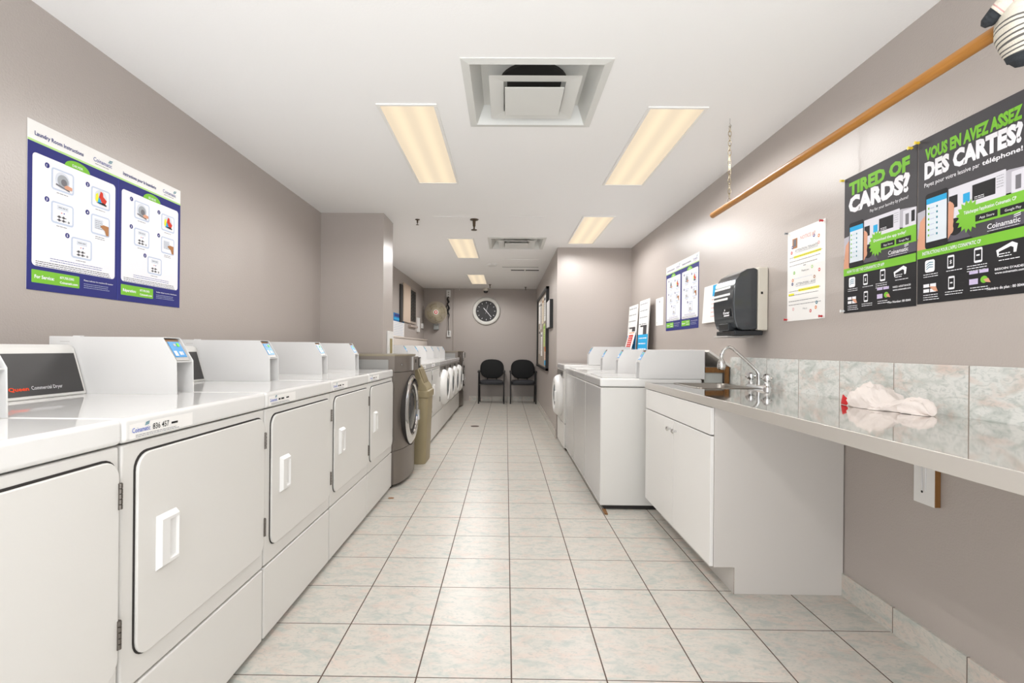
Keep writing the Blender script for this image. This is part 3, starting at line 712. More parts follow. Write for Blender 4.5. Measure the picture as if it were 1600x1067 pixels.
# ------------------------------------------------------------------ fan
t = thing('wall_fan', 'round wire-caged fan mounted high on the far wall', 'fan', (-1.50, YF-.27, 1.90), .12)
WIRE = mat('fan_wire', '#c2b79f', .4); FB = mat('fan_blade', '#9c9079', .5)
m = MB()
R = .225
def prof_f(r): return -.085*(1-(r/R)**2)**.5 if r < R else 0
m.tube([(R*math.cos(2*PI*i/40), 0, R*math.sin(2*PI*i/40)) for i in range(40)], .007, 8, WIRE, closed=True)
for rr0 in (.09, .15, .195): m.tube([(rr0*math.cos(2*PI*i/32), prof_f(rr0), rr0*math.sin(2*PI*i/32)) for i in range(32)], .0025, 5, WIRE, closed=True)
for k in range(72):
    a = 2*PI*k/72; m.tube([(r*math.cos(a+.5*r), prof_f(r), r*math.sin(a+.5*r)) for r in (.04, .09, .13, .17, .20, .218, R)], .0027, 4, WIRE)
    m.tube([(r*math.cos(a), -prof_f(r)*.9, r*math.sin(a)) for r in (.04, .12, .20, R)], .002, 4, WIRE)
m.build('wire_cage', t)
bl = MB()
for k in range(4):
    a = k*PI/2+.4
    ring = []
    for r, w, tw in ((.03, .03, .03), (.10, .07, .03), (.17, .085, .025), (.195, .05, .02)):
        ring.append([(r*math.cos(a)-w*q*math.sin(a), tw*q, r*math.sin(a)+w*q*math.cos(a)) for q in (-1, -.3, .3, 1)])
    bl.loft(ring, FB, False, False)
bo = bl.build('blades', t); bo.modifiers.new('s', 'SOLIDIFY').thickness = .003
MB().lathe([(.0005, -.094), (.050, -.092), (.052, -.082)], (0, 0, 0), 'Y', 24, PAPER).lathe([(.0005, -.0965), (.036, -.0955), (.036, -.094)], (0, 0, 0), 'Y', 24, I_RED).lathe([(.0005, -.0985), (.018, -.0975), (.018, -.096)], (0, 0, 0), 'Y', 24, PAPER).build('badge', t)
MB().lathe([(.055, .02), (.07, .04), (.07, .12), (.04, .15), (.0005, .15)], (0, 0, 0), 'Y', 24, mat('motor_grey', '#7d7a74', .4)).build('motor', t)
MB().tube([(0, .10, -.05), (0, .12, -.20), (.02, .13, -.27)], .022, 10, GREYP).box(-.05, .06, .13, .262, -.36, -.24, mat('mount_grey', '#8b8d8c', .4, .3)).tube([(.02, .20, -.30), (0, .14, -.10)], .02, 8, GREYP).build('mount', t, bevel=.003)

def outlet(name, o, u, n, label, w=.075, h=.12, d=.04, plug=True):
    u = Vector(u); n = Vector(n); z = Vector((0, 0, 1)); t = thing(name, label, 'outlet', o, 0, 'outlets at the far end')
    m = MB()
    def bx(u0, u1, z0, z1, n0, n1, mt):
        v = [tuple(u*a+z*b+n*c) for a in (u0, u1) for b in (z0, z1) for c in (n0, n1)]
        m.add(v, [(0, 1, 3, 2), (4, 6, 7, 5), (0, 4, 5, 1), (2, 3, 7, 6), (0, 2, 6, 4), (1, 5, 7, 3)], mt)
    bx(-w/2, w/2, -h/2, h/2, 0, d, PLAST); m.build('cover_plate', t, bevel=.004)
    m = MB(); bx(-.016, .016, .008, .04, d, d+.003, GREYP); bx(-.016, .016, -.04, -.008, d, d+.003, GREYP); m.build('sockets', t)
    return t
outlet('wall_outlet', (-1.262, YF-.001, 2.33), (1, 0, 0), (0, -1, 0), 'boxed outlet near the ceiling on the far wall, cord plugged in', .09, .15, .05)
outlet('wall_outlet', (-1.245, YF-.001, 1.455), (1, 0, 0), (0, -1, 0), 'boxed outlet on the far wall halfway up, below the fan', .085, .14, .05)
outlet('wall_outlet', (XL+.001, 10.70, 1.61), (0, 1, 0), (1, 0, 0), 'white outlet on the left wall in the far corner', .16, .11, .03)
m = MB().tube([(0, 0, 0), (-.02, -.02, -.05), (.01, -.03, -.12), (-.02, -.02, -.16), (.02, -.03, -.25), (-.02, -.02, -.32), (.02, -.02, -.40), (0, -.01, -.50), (.01, -.01, -.70), (.012, -.01, -.82)], [.012, .02, .025, .015, .022, .03, .012, .006, .006, .006], 8, BLACK)
m.tube([(0, -.03, -.14), (-.05, -.04, -.24), (-.02, -.03, -.40), (.01, -.03, -.30)], .01, 8, BLACK)
tag(m.build('power_cord', loc=(-1.262, YF-.055, 2.26)), 'black power cord bunched beside the fan', 'cord')
tag(MB().tube([(0, 0, 0), (0, 0, -1.37)], .009, 8, WALL).tube([(0, 0, -1.37), (-.14, 0, -1.37)], .009, 8, PLAST).build('conduit', loc=(-1.158, YF-.011, ZC)), 'thin vertical conduit on the far wall right of the fan', 'conduit')

# ------------------------------------------------------------------ left far wall things
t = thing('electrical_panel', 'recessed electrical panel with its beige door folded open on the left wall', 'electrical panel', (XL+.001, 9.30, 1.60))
MB().box(0, .020, 0, .62, 0, .67, mat('panel_frame', '#a69a90', .5)).box(.020, .023, .05, .57, .04, .63, mat('breaker_dark', '#3a3733', .6)).build('frame', t, bevel=.002)
bm_ = MB()
for k in range(9): bm_.box(.023, .030, .12, .30, .08+k*.06, .125+k*.06, BLACK).box(.023, .030, .32, .50, .08+k*.06, .125+k*.06, BLACK)
bm_.build('breakers', t, smooth=0)
MB().prism([(.022, 0), (.028, .0), (.034, -.66), (.022, -.66)], 'Z', 0, .67, mat('panel_door_beige', '#d0bba8', .5)).build('door', t, smooth=0)
MB().box(0, .022, -.85, -.665, -.02, .62, GAP).build('door_shadow_box', t, smooth=0)  # dark slab standing in for the open door's shadow on the wall
tag(MB().box(0, .05, 0, .75, 0, .035, mat('shelf_taupe', '#b5a79d', .5)).build('wall_shelf', loc=(XL+.001, 9.22, 1.53), bevel=.003), 'narrow taupe ledge under the electrical panel', 'shelf')
tag(MB().box(0, .05, 0, .10, 0, .29, PLAST).build('slim_wall_box', loc=(XL+.001, 10.10, 1.46), bevel=.006), 'slim white vertical box on the left wall beside the electrical panel', 'wall box')  # plain unlit box
s = Sheet((XL+.001, 8.0, 1.325), w=.86, h=.385, **LW)
s.rect(0, .25, .86, .385, ink('deep_blue', '#1f6fae'), 1); s.rect(.04, .275, .82, .31, I_CYAN, 2); s.rect(.1, .33, .6, .37, I_NAVY, 2)
s.lines(.03, .83, .22, I_ICE, 8, .02, .028, 1, seed=8)
s.build('blue_headed_chart', 'white chart with a blue heading on the left wall before the panel door', 'poster')
t = thing('pier_holder', 'narrow white holder with an amber strip on the side of the left pier', 'wall holder', (XCOL+.001, 5.13, 1.065))
MB().box(0, .016, -.115, .115, 0, .245, PLAST).build('holder_frame', t, bevel=.003)
MB().box(.016, .019, -.045, .05, .02, .17, mat('amber_strip', '#97895c', .5)).build('strip', t, smooth=0)

# ------------------------------------------------------------------ notice board side
t = thing('notice_board', 'black-framed glazed notice board on the narrow corridor wall', 'notice board', (XR2-.001, 8.75, .81))
b = MB().box(-.015, 0, -1.07, 1.13, 0, 1.28, mat('cork', '#a29689', .9, bump=.4)); b.build('backing', t, smooth=0)
fm = MB()
for q in ((-1.10, -1.06, 0, 1.29), (1.12, 1.16, 0, 1.29), (-1.10, 1.16, 0, .04), (-1.10, 1.16, 1.25, 1.29)): fm.box(-.045, 0, q[0], q[1], q[2], q[3], BLACK)
fm.build('frame', t, bevel=.003)
specs = [(9.72, 1.62, .33, .40, PAPER, 'top left sheet on the notice board', I_GREY), (9.28, 1.50, .30, .50, mat('pale_grey_paper', '#d5cfc9', .7), 'tall pale sheet beside the top left one on the notice board', I_BLK), (8.82, 1.58, .32, .44, mat('cream_paper', '#e9dfc9', .7), 'cream sheet at the top middle of the notice board', I_BRN),
         (8.36, 1.60, .30, .42, PAPER, 'white sheet at the top right of the notice board', I_BLK), (8.50, 1.18, .38, .38, mat('lime_paper', '#c3cf86', .7), 'lime green sheet in the middle of the notice board', I_GREEN), (9.10, 1.02, .36, .42, PAPER, 'white sheet left of the lime one on the notice board', I_GREY),
         (9.65, 1.05, .34, .46, mat('grey_paper', '#bcb6b2', .7), 'grey sheet at the lower left of the notice board', I_BLK), (8.25, .88, .42, .30, mat('peach_paper', '#efd9c8', .7), 'peach sheet with orange top and blue foot at lower right of the notice board', I_ORG)]
for i, (y, z, w, h, pm, lb, im) in enumerate(specs):
    s = Sheet((XR2-.0175, y, z), w=w, h=h, **RW, base=pm)
    s.rect(.03, h-.08, w-.05, h-.04, im, 1); s.lines(.03, w-.03, h-.12, im, int((h-.16)/.03), .012, .03, 1, seed=i)
    if i == 7: s.rect(0, 0, w, .08, I_CYAN, 2); s.rect(0, h-.05, w, h, I_ORG, 2)
    s.build('notice_paper', lb, 'notice', 'sheets on the notice board')
t = thing('wall_screen', 'small dark box with a pale front hung beside the notice board', 'wall box', (XR2-.001, 7.22, 1.44))
MB().box(-.045, 0, -.25, .25, 0, .40, BLACK).build('casing', t, bevel=.004)
MB().box(-.052, -.045, -.24, .24, .01, .39, mat('screen_pale', '#cfccca', .4)).build('front_plate', t, bevel=.002)

# ------------------------------------------------------------------ posters
def leaf(s, a, w, h, title, tab, svc, svc2, tiny=False):
    """one leaf of the blue instruction poster, left edge at a"""
    T = lambda f: h*(1-f)
    s.rect(a, 0, a+w, T(.125), I_NAVY, 1); s.rect(a, T(.125), a+w, T(.112), I_LGREEN, 1)
    s.text(title, a+.028, T(.082), I_NAVY, w=w*.50, h=.0155, bold=.02)
    s.text('Coinamatic', a+w*.68, T(.078), I_BLUE, w=w*.23, h=.018)
    for k in range(3): s.poly([(a+w*.86+k*.003, T(.05)+k*.005), (a+w*.905+k*.003, T(.045)+k*.005), (a+w*.91+k*.003, T(.04)+k*.005), (a+w*.865+k*.003, T(.045)+k*.005)], I_TEAL, 2)
    s.lines(a+w*.70, a+w*.9, T(.094), I_GREY, 1, .005, .01, seed=2)
    s.rect(a+.020, T(.855), a+w-.018, T(.185), I_WHITE, 2, .016)
    s.poly([(a+w*.5+.062*math.cos(PI*i/14), T(.187)+.032*math.sin(PI*i/14)) for i in range(15)], I_GREEN, 3)
    s.text(tab, a+w*.5-.026, T(.178), I_WHITE, w=.052, h=.010, layer=4, bold=.01)
    pics = [(.17, .225, 1), (.60, .245, 2), (.17, .43, 3), (.60, .43, 4), (.38, .62, 5)]
    for fx, fy, num in pics:
        x0 = a+w*fx+.024; y1 = T(fy)-.004; pw, ph = w*.235, h*.135
        s.circ(x0-.018, y1-.002, .0105, I_NAVY, 3, 18); s.text(str(num), x0-.0215, y1-.0075, I_WHITE, h=.010, layer=4, bold=.02)
        s.rect(x0, y1-ph, x0+pw, y1, I_ICE, 3, .012); s.rect(x0+.007, y1-ph+.007, x0+pw-.007, y1-.006, I_WHITE, 4, .006)
        cx, cy = x0+pw/2, y1-ph/2
        if num == 1:
            s.circ(cx-.002, cy+.002, .034, I_LG, 5, 22); s.circ(cx, cy, .026, ink('drum_grey', '#a5a9ae'), 6, 20); s.circ(cx+.004, cy-.004, .014, I_MID, 7, 16)
            s.poly([(cx-.034, cy-.022), (cx+.030, cy-.035), (cx+.030, cy-.029), (cx-.032, cy-.016)], I_MID, 8)
            s.poly([(cx+.004, cy-.018), (cx+.018, cy-.010), (cx+.042, cy-.014), (cx+.042, cy-.026), (cx+.02, cy-.028), (cx+.008, cy-.026)], I_SKIN, 9)
        elif num == 2:
            s.circ(cx, cy+.004, .034, I_LG, 5, 22)
            s.poly([(cx-.030, cy-.014), (cx-.028, cy+.014), (cx-.016, cy+.022), (cx-.012, cy), (cx-.018, cy-.02)], I_YEL, 6)
            s.poly([(cx-.018, cy-.02), (cx-.012, cy+.006), (cx, cy+.004), (cx+.002, cy-.024)], I_CYAN, 7)
            s.poly([(cx-.012, cy+.004), (cx-.002, cy+.032), (cx+.010, cy+.028), (cx+.012, cy+.012), (cx+.032, cy-.002), (cx+.022, cy-.022), (cx+.002, cy-.014), (cx-.004, cy-.002)], I_RED, 8)
            s.poly([(cx-.028, cy-.022), (cx+.03, cy-.028), (cx+.03, cy-.022), (cx+.012, cy-.016)], I_BLK, 9)
        elif num == 4:
            s.rect(cx-.034, cy-.018, cx+.014, cy+.026, I_LG, 5, .003); s.lines(cx-.030, cx+.010, cy+.016, I_GREY, 5, .004, .008, 6, seed=6)
            s.poly([(cx-.004, cy-.002), (cx+.014, cy+.006), (cx+.044, cy+.004), (cx+.044, cy-.038), (cx+.030, cy-.038), (cx+.022, cy-.018), (cx+.008, cy-.012)], I_BRN, 8)
        else:
            s.rect(cx-.026, cy+.014, cx+.026, cy+.032, I_LG, 5, .002); s.lines(cx-.020, cx+.022, cy+.022, I_GREY, 1, .006, .01, 6, seed=num)
            s.rect(cx-.008, cy+.002, cx-.002, cy+.005, I_RED, 5); s.rect(cx+.004, cy+.001, cx+.009, cy+.006, I_BLUE, 5)
            for q in range(2):
                for r_ in range(2): s.circ(cx-.016+q*.020, cy-.014-r_*.013, .0058, I_MID, 5, 10); s.rect(cx-.026+q*.022, cy-.016-r_*.013, cx-.006+q*.022, cy-.013-r_*.013, I_BLK, 6)
            s.circ(cx+.028, cy-.028, .005, I_GREY, 5, 10)
        s.lines(cx-.028, cx+.028, y1-ph-.010, I_MID, 1 if num not in (4,) else 2, .0045, .008, 3, seed=num+10)
    s.lines(a+w*.22, a+w*.82, T(.797), I_BLUE, 2, .004, .009, 3, seed=21)
    s.lines(a+.036, a+w-.03, T(.828), I_BLK, 3, .0045, .0075, 3, seed=22, jag=.05)
    s.rect(a+.020, T(.955), a+w*.53, T(.878), I_GREEN, 2, .003)
    s.text(svc, a+.032, T(.928), I_WHITE, w=w*.19, h=.013, bold=.03)
    s.text('877.755.5302', a+w*.32, T(.910), I_WHITE, w=w*.15, h=.009, bold=.03); s.text('Coinamatic.com', a+w*.32, T(.940), I_WHITE, w=w*.19, h=.009, bold=.03)
    s.text(svc2, a+w*.58, T(.900), I_WHITE, w=w*.36, h=.006, bold=.01); s.lines(a+w*.58, a+w*.9, T(.920), I_ICE, 3, .003, .008, 3, seed=30)
def blue_poster(o, fr, w, h, label, fl=False):
    s = Sheet(o, w=w, h=h, **fr, base=PAPER)
    hw = w/2
    leaf(s, 0, hw, h, 'Laundry Room Instructions', 'DRYER' if not fl else 'WASHER', 'For Service:', 'Please indicate the machine ID number')
    leaf(s, hw, hw, h, 'Instructions pour la buanderie', 'SÉCHEUSE' if not fl else 'LAVEUSE', 'Réparation:', "Veuillez indiquer le numéro d'identification")
    s.rect(hw-.002, 0, hw+.001, h*.875, I_BLUE, 3)
    return s.build('instruction_poster', label, 'poster', 'blue laundry instruction posters')
blue_poster((XL+.001, 1.868, 1.352), LW, .885, .645, 'blue and white laundry instructions poster on the left wall above the dryers')
blue_poster((XR-.001, 5.02, 1.332), RW, .85, .63, 'blue and white laundry instructions poster on the right wall left of the towel dispenser', True)

def phone_icon(s, x, y, w, h, g=None):
    s.rect(x, y, x+w, y+h, I_WHITE, 3, w*.18); s.rect(x+w*.12, y+h*.15, x+w*.88, y+h*.85, I_DK, 4)
    if g == 'b': s.poly([(x+w*.5, y+h*.32), (x+w*.68, y+h*.42), (x+w*.36, y+h*.6), (x+w*.33, y+h*.56), (x+w*.55, y+h*.42), (x+w*.48, y+h*.4), (x+w*.48, y+h*.68), (x+w*.66, y+h*.58), (x+w*.36, y+h*.40), (x+w*.4, y+h*.37)], I_WHITE, 5)
    if g == 'w': s.rect(x+w*.3, y+h*.45, x+w*.7, y+h*.55, I_WHITE, 5)
def cards_poster(o, w, h, t1, t2, sub, sub2, burst, band, label, find, plan):
    s = Sheet(o, w=w, h=h, **RW, base=I_DK)
    T = lambda f: h*(1-f)
    s.rect(0, T(.66), w, h, I_CHAR, 1)
    s.poly([(w*.1, T(.66)), (w, T(.66)), (w, T(.50)), (w*.55, T(.47)), (w*.1, T(.52))], ink('plum_grey', '#5c5862'), 2)
    # washers in the picture
    s.poly([(0, T(.60)), (w*.99, T(.555)), (w, T(.385)), (w*.82, T(.37)), (0, T(.44))], ink('photo_grey', '#b9b6bf'), 2)
    s.rect(w*.30, T(.535), w*.80, T(.36), ink('photo_white', '#dedce4'), 3, .004); s.rect(w*.84, T(.52), w*.995, T(.385), ink('photo_white', '#dedce4'), 3, .003)
    s.rect(w*.32, T(.475), w*.40, T(.405), I_DK, 4); s.rect(w*.45, T(.465), w*.51, T(.415), I_CYAN, 4); s.rect(w*.53, T(.47), w*.72, T(.385), I_DK, 4); s.lines(w*.55, w*.64, T(.455), I_WHITE, 2, .004, .006, 5, seed=3)
    s.lines(w*.73, w*.79, T(.385), I_GREY, 5, .003, .009, 5, seed=4); s.rect(w*.87, T(.48), w*.91, T(.41), I_MID, 4); s.rect(w*.94, T(.47), w*.98, T(.40), I_DK, 4)
    s.circ(w*.60, T(.60), w*.12, I_CHAR, 3, 24); s.circ(w*.38, T(.585), w*.07, I_DK, 3, 20)
    # headline
    s.text(t1, w*.075, T(.135), I_GREEN, w=w*.84, h=h*.085 if len(t1) < 10 else h*.064, bold=.055)
    s.text(t2, w*.07, T(.262) if len(t1) < 10 else T(.245), I_WHITE, w=w*.85, h=h*.108 if len(t1) < 10 else h*.090, bold=.06)
    if sub: s.text(sub, w*.07, T(.298), I_WHITE, w=w*.52, h=h*.024, bold=.005); s.text(sub2, w*.61, T(.298), I_WHITE, w=w*.31, h=h*.024, bold=.025)
    else: s.text('Pay for your laundry by phone!', w*.40, T(.315), I_WHITE, w=w*.50, h=h*.020)
    # hand and phone
    s.poly([(0, T(.64)), (0, T(.69)), (w*.20, T(.69)), (w*.30, T(.66)), (w*.36, T(.60)), (w*.37, T(.46)), (w*.33, T(.43)), (w*.29, T(.45)), (w*.10, T(.46)), (w*.03, T(.50))], I_SKIN, 5)
    for k in range(4): s.circ(w*.335, T(.465+.043*k), w*.032, I_SKIN, 5.2+.2*k, 14, .017)
    s.rect(w*.085, T(.675), w*.315, T(.345), I_DK, 6, .012); s.rect(w*.098, T(.635), w*.302, T(.375), ink('screen', '#dfe7ee'), 7); s.rect(w*.098, T(.408), w*.302, T(.375), I_CYAN, 8)
    for r_ in range(6): s.rect(w*.115, T(.44+.032*r_), w*.13, T(.428+.032*r_), I_GREEN, 8); s.rect(w*.20, T(.44+.032*r_), w*.215, T(.428+.032*r_), I_TEAL, 8); s.rect(w*.138, T(.438+.032*r_), w*.18, T(.433+.032*r_), I_ICE, 8)
    # green burst and arrow
    cx, cy = w*.50, T(.545)
    s.poly([(cx+(w*.115 if i % 2 else w*.085)*math.cos(2*PI*i/32), cy+(w*.135 if i % 2 else w*.10)*math.sin(2*PI*i/32)) for i in range(32)], I_GREEN, 5)
    s.rect(cx, T(.60), w, T(.495), I_GREEN, 5.5)
    s.text(burst, w*.46, T(.532), I_WHITE, w=w*.42, h=h*.018, layer=7, bold=.015)
    for q in (0, 1): s.rect(w*(.56+.20*q), T(.588), w*(.74+.20*q), T(.553), I_DK, 6, .002); s.text(('App Store', 'Google Play')[q], w*(.595+.20*q), T(.578), I_WHITE, w=w*.12, h=h*.013, layer=7)
    s.text('Coinamatic', w*.66, T(.645), I_WHITE, w=w*.25, h=h*.026, bold=.015, layer=7); s.lines(w*.66, w*.92, T(.657), I_WHITE, 1, .003, .01, 7, seed=9)
    for k in range(2): s.poly([(w*.86, T(.618)+k*.006), (w*.91, T(.612)+k*.006), (w*.915, T(.607)+k*.006), (w*.865, T(.613)+k*.006)], I_WHITE, 7)
    # green band and instructions
    s.rect(0, T(.725), w, T(.672), I_GREEN, 6); s.text(band, w*.06, T(.708), I_WHITE, w=w*.55, h=h*.020, layer=8, bold=.015)
    s.rect(w*.085, T(.815), w*.185, T(.742), I_WHITE, 3, .008)
    for k in range(3): s.poly([(w*.10, T(.795-.014*k)), (w*.13, T(.782-.014*k)), (w*.17, T(.785-.014*k)), (w*.17, T(.789-.014*k)), (w*.13, T(.787-.014*k)), (w*.10, T(.80-.014*k))], I_TEAL, 5)
    phone_icon(s, w*.31, T(.815), w*.065, h*.075, 'b'); phone_icon(s, w*.55, T(.81), w*.07, h*.08, 'w')
    s.poly([(w*.74, T(.80)), (w*.73, T(.765)), (w*.85, T(.735)), (w*.89, T(.75)), (w*.88, T(.79)), (w*.86, T(.79)), (w*.86, T(.765)), (w*.84, T(.757)), (w*.75, T(.775)), (w*.75, T(.795))], I_WHITE, 3); s.lines(w*.75, w*.86, T(.79), I_WHITE, 2, .005, .008, 4, seed=2)
    for q in range(2):
        for r_ in range(2): s.rect(w*(.07+.07*q), T(.905+.03*r_), w*(.13+.07*q), T(.885+.03*r_), I_WHITE, 3)
    s.poly([(w*.13, T(.90)), (w*.20, T(.905)), (w*.22, T(.935)), (w*.18, T(.93))], I_SKIN, 4)
    phone_icon(s, w*.32, T(.935), w*.06, h*.075, 'w')
    for q in range(2): s.rect(w*(.51+.085*q), T(.868), w*(.585+.085*q), T(.85), I_LIL, 3)
    s.rect(w*.51, T(.925), w*.585, T(.895), I_LIL, 3); s.circ(w*.635, T(.905), w*.03, I_GREEN, 3, 16, .012); s.poly([(w*.63, T(.905)), (w*.67, T(.90)), (w*.69, T(.925)), (w*.65, T(.92))], I_SKIN, 4)
    for x, y, n in ((.07, .83, 2), (.30, .83, 1), (.49, .825, 3), (.75, .822, 1), (.07, .953, 3), (.29, .95, 2), (.52, .945, 2)): s.lines(w*x, w*(x+.17), T(y), I_WHITE, n, .0045, .0085, 3, seed=int(x*100))
    s.text(find, w*.72, T(.868), I_WHITE, w=w*.22, h=h*.011, bold=.02); s.text('www.coinamatic.com', w*.72, T(.887), I_WHITE, w=w*.22, h=h*.011, bold=.02)
    s.text(plan, w*.66, T(.965), I_WHITE, w=w*.28, h=h*.014, bold=.02)
    return s.build('app_poster', label, 'poster', 'black pay-by-phone posters')
cards_poster((XR-.001, 2.385, 1.325), .418, .63, 'TIRED OF', 'CARDS?', None, None, 'Download the app today!', 'HOW TO USE THE COINAMATIC CP APP', 'black poster headed TIRED OF CARDS? on the right wall', 'NEED ASSISTANCE?', 'Plan Number: 80 0044')
cards_poster((XR-.001, 1.962, 1.330), .430, .63, 'VOUS EN AVEZ ASSEZ', 'DES CARTES?', 'Payez pour votre lessive par', 'téléphone!', "Téléchargez l'application Coinamatic CP", "INSTRUCTIONS POUR L'APPLI COINAMATIC CP", 'black poster headed VOUS EN AVEZ ASSEZ DES CARTES? on the right wall', "BESOIN D'AIDE?", 'Numéro de plan : 80 0044')
# pins
PY = mat('pin_yellow', '#e0c22a', .35); PR = mat('pin_red', '#c0202a', .35); PW = mat('pin_white', '#e8e8e8', .35)
def pin(y, z, mt, lb, x=XR):
    m = MB().lathe([(.001, -.002), (.001, -.008), (.006, -.009), (.0045, -.013), (.0045, -.020), (.007, -.023), (.0005, -.024)], (0, 0, 0), 'X', 10, mt)
    tag(m.build('push_pin', loc=(x-.001, y, z)), lb, 'push pin', 'push pins on the right wall')
pin(2.383, 1.950, PY, 'yellow push pin in the top left corner of the TIRED OF CARDS poster'); pin(1.985, 1.945, PY, 'yellow push pin in the top right corner of the TIRED OF CARDS poster')
pin(1.952, 1.952, PY, 'yellow push pin in the top left corner of the VOUS EN AVEZ ASSEZ poster'); pin(2.375, 1.335, PW, 'white push pin in the bottom left corner of the TIRED OF CARDS poster')

# flowered notice
s = Sheet((XR-.001, 2.862, 1.312), w=.337, h=.50, **RW)
w, h = .337, .50
s.text('NOTICE #7', w*.36, h*.875, I_PINK, w=w*.40, h=.020, bold=.01); s.rect(w*.14, h*.80, w*.28, h*.91, I_BRN, 1); s.rect(w*.17, h*.82, w*.25, h*.90, I_MID, 2)
s.text('ATTENTION TENANTS', w*.22, h*.755, I_GREY, w=w*.60, h=.014); s.rect(w*.22, h*.745, w*.82, h*.748, I_GREY, 2)
s.rect(w*.18, h*.69, w*.90, h*.715, I_YEL, 1); s.lines(w*.06, w*.95, h*.70, I_MID, 2, .005, .022, 2, seed=1)
s.lines(w*.06, w*.93, h*.61, I_MID, 1, .005, .02, 2, seed=2); s.rect(w*.45, h*.585, w*.52, h*.592, I_MID, 2); s.text('Thank you', w*.40, h*.525, I_MID, w=w*.2, h=.009)
s.lines(w*.2, w*.7, h*.46, I_LG, 1, .006, .01, 2, seed=3)
s.text('ATTENTION - AVIS', w*.25, h*.385, I_GREY, w=w*.52, h=.014); s.rect(w*.25, h*.375, w*.77, h*.378, I_GREY, 2)
s.rect(w*.32, h*.315, w*.86, h*.342, I_YEL, 1); s.rect(w*.04, h*.28, w*.20, h*.305, I_YEL, 1); s.lines(w*.05, w*.92, h*.325, I_MID, 2, .005, .022, 2, seed=4); s.lines(w*.05, w*.94, h*.215, I_MID, 2, .005, .02, 2, seed=5)
s.text('Merci', w*.45, h*.115, I_GREY, w=w*.11, h=.009)
for x, y, c_ in ((.84, .85, I_ORG), (.72, .87, I_BLUE), (.84, .78, I_PINK), (.12, .76, I_RED), (.14, .82, I_NAVY), (.86, .50, I_RED), (.74, .44, I_BRN), (.20, .53, I_GREEN), (.16, .45, I_ORG), (.15, .41, I_NAVY), (.80, .17, I_TEAL), (.78, .12, I_ORG), (.65, .09, I_RED), (.18, .13, I_PINK), (.68, .55, I_LGREEN)):
    s.circ(w*x, h*y, .009, c_, 2, 10); s.circ(w*x, h*y, .004, I_WHITE, 3, 8)
s.build('tenant_notice', 'tall white notice with yellow highlighted lines and red pins', 'notice')
for y, z, m_, lb in ((2.852, 1.808, mat('pin_grey', '#70757a', .35), 'grey push pin at the top left of the highlighted notice'), (2.537, 1.802, PR, 'red push pin at the top right of the highlighted notice'), (2.852, 1.322, PR, 'red push pin at the bottom left of the highlighted notice'), (2.537, 1.322, PR, 'red push pin at the bottom right of the highlighted notice')): pin(y, z, m_, lb)
# small sheet, pink sheet
s = Sheet((XR-.001, 5.36, 1.40), w=.25, h=.285, **RW); s.circ(.13, .245, .012, I_MID, 1, 12); s.lines(.04, .21, .20, I_LG, 5, .01, .03, 1); s.circ(.04, .03, .006, I_MID, 1, 8)
s.build('pinned_paper', 'small blank-looking white sheet pinned left of the right-hand blue poster', 'paper')
s = Sheet((XR-.02, 4.05, 1.36), (0, -1, 0), (.06, 0, 1), (-1, 0, 0), .36, .29)
s.rect(.17, .20, .36, .285, I_CYAN, 1); s.lines(.16, .34, .17, I_PINK, 5, .014, .032, 1, seed=3)
s.build('hanging_paper', 'white paper with pink writing hanging behind the towel dispenser', 'paper')

# brochures on the ledge
def card(y, w, h, x, z, lean, lb, seed):
    s = Sheet((x, y, z), (0, -1, 0), (lean, 0, 1), (-1, 0, 0), w, h, PAPER, .006)
    s.rect(0, 0, w, h*.36, I_CYAN, 1); s.lines(.03, w-.03, h*.92, I_GREY, 4, .02, .075, 1, seed=seed)
    s.rect(w*.2, h*.50, w*.85, h*.53, I_CHAR, 2); s.rect(w*.5, h*.36, w*.85, h*.53, I_CHAR, 2)
    s.lines(.04, w-.04, h*.28, I_WHITE, 3, .022, .06, 2, seed=seed+1); s.rect(w-.006, 0, w, h, I_CHAR, 2)
    s.build('info_card', lb, 'sign', 'tall cards on the right ledge')
card(5.80, .40, .60, 1.515, 1.10, .05, 'tall blue and white sign leaning on the wall at the ledge, the nearer one', 3)
card(6.25, .42, .56, 1.50, 1.115, .06, 'tall blue and white sign on the ledge nearest the corner', 9)
s = Sheet((1.45, 6.15, 1.145), (0, -1, 0), (.25, 0, .97), (-1, 0, .25), .32, .22, PAPER, .004)
s.rect(.05, .03, .25, .18, I_RED, 1); s.lines(.07, .23, .15, I_WHITE, 5, .014, .026, 2, seed=2); s.rect(.03, .20, .28, .21, I_ORG, 1)
s.build('red_leaflet', 'small red and white leaflet in front of the tall blue signs', 'leaflet')

# ------------------------------------------------------------------ towel dispenser
t = thing('paper_towel_dispenser', 'smoky black and cream paper towel dispenser on the right wall above the sink', 'towel dispenser', (XR-.001, 3.07, 1.24))
SM = mat('smoky_plastic', '#35393d', .12, spec=.7, bump=.03, bscale=20); SM2 = mat('smoky_plastic_dark', '#232629', .2)
MB().box(-.062, 0, 0, .305, .03, .415, CREAM).build('back_housing', t, bevel=.008)
prof = [(-.062, .035), (-.062, .405), (-.085, .412), (-.125, .405), (-.165, .380), (-.195, .335), (-.208, .270), (-.212, .19), (-.205, .10), (-.190, .045), (-.150, .030)]
MB().prism(prof, 'Y', .004, .301, SM).build('front_cover', t, bevel=.010, segs=3)
MB().box(-.2165, -.150, .06, .20, .028, .075, SM2).box(-.195, -.02, .02, .285, .0, .030, SM2).build('paper_slot', t, bevel=.006)
MB().box(-.215, -.05, .07, .28, -.012, -.004, GREYP).build('tear_tray', t, bevel=.002)
tm = MB()
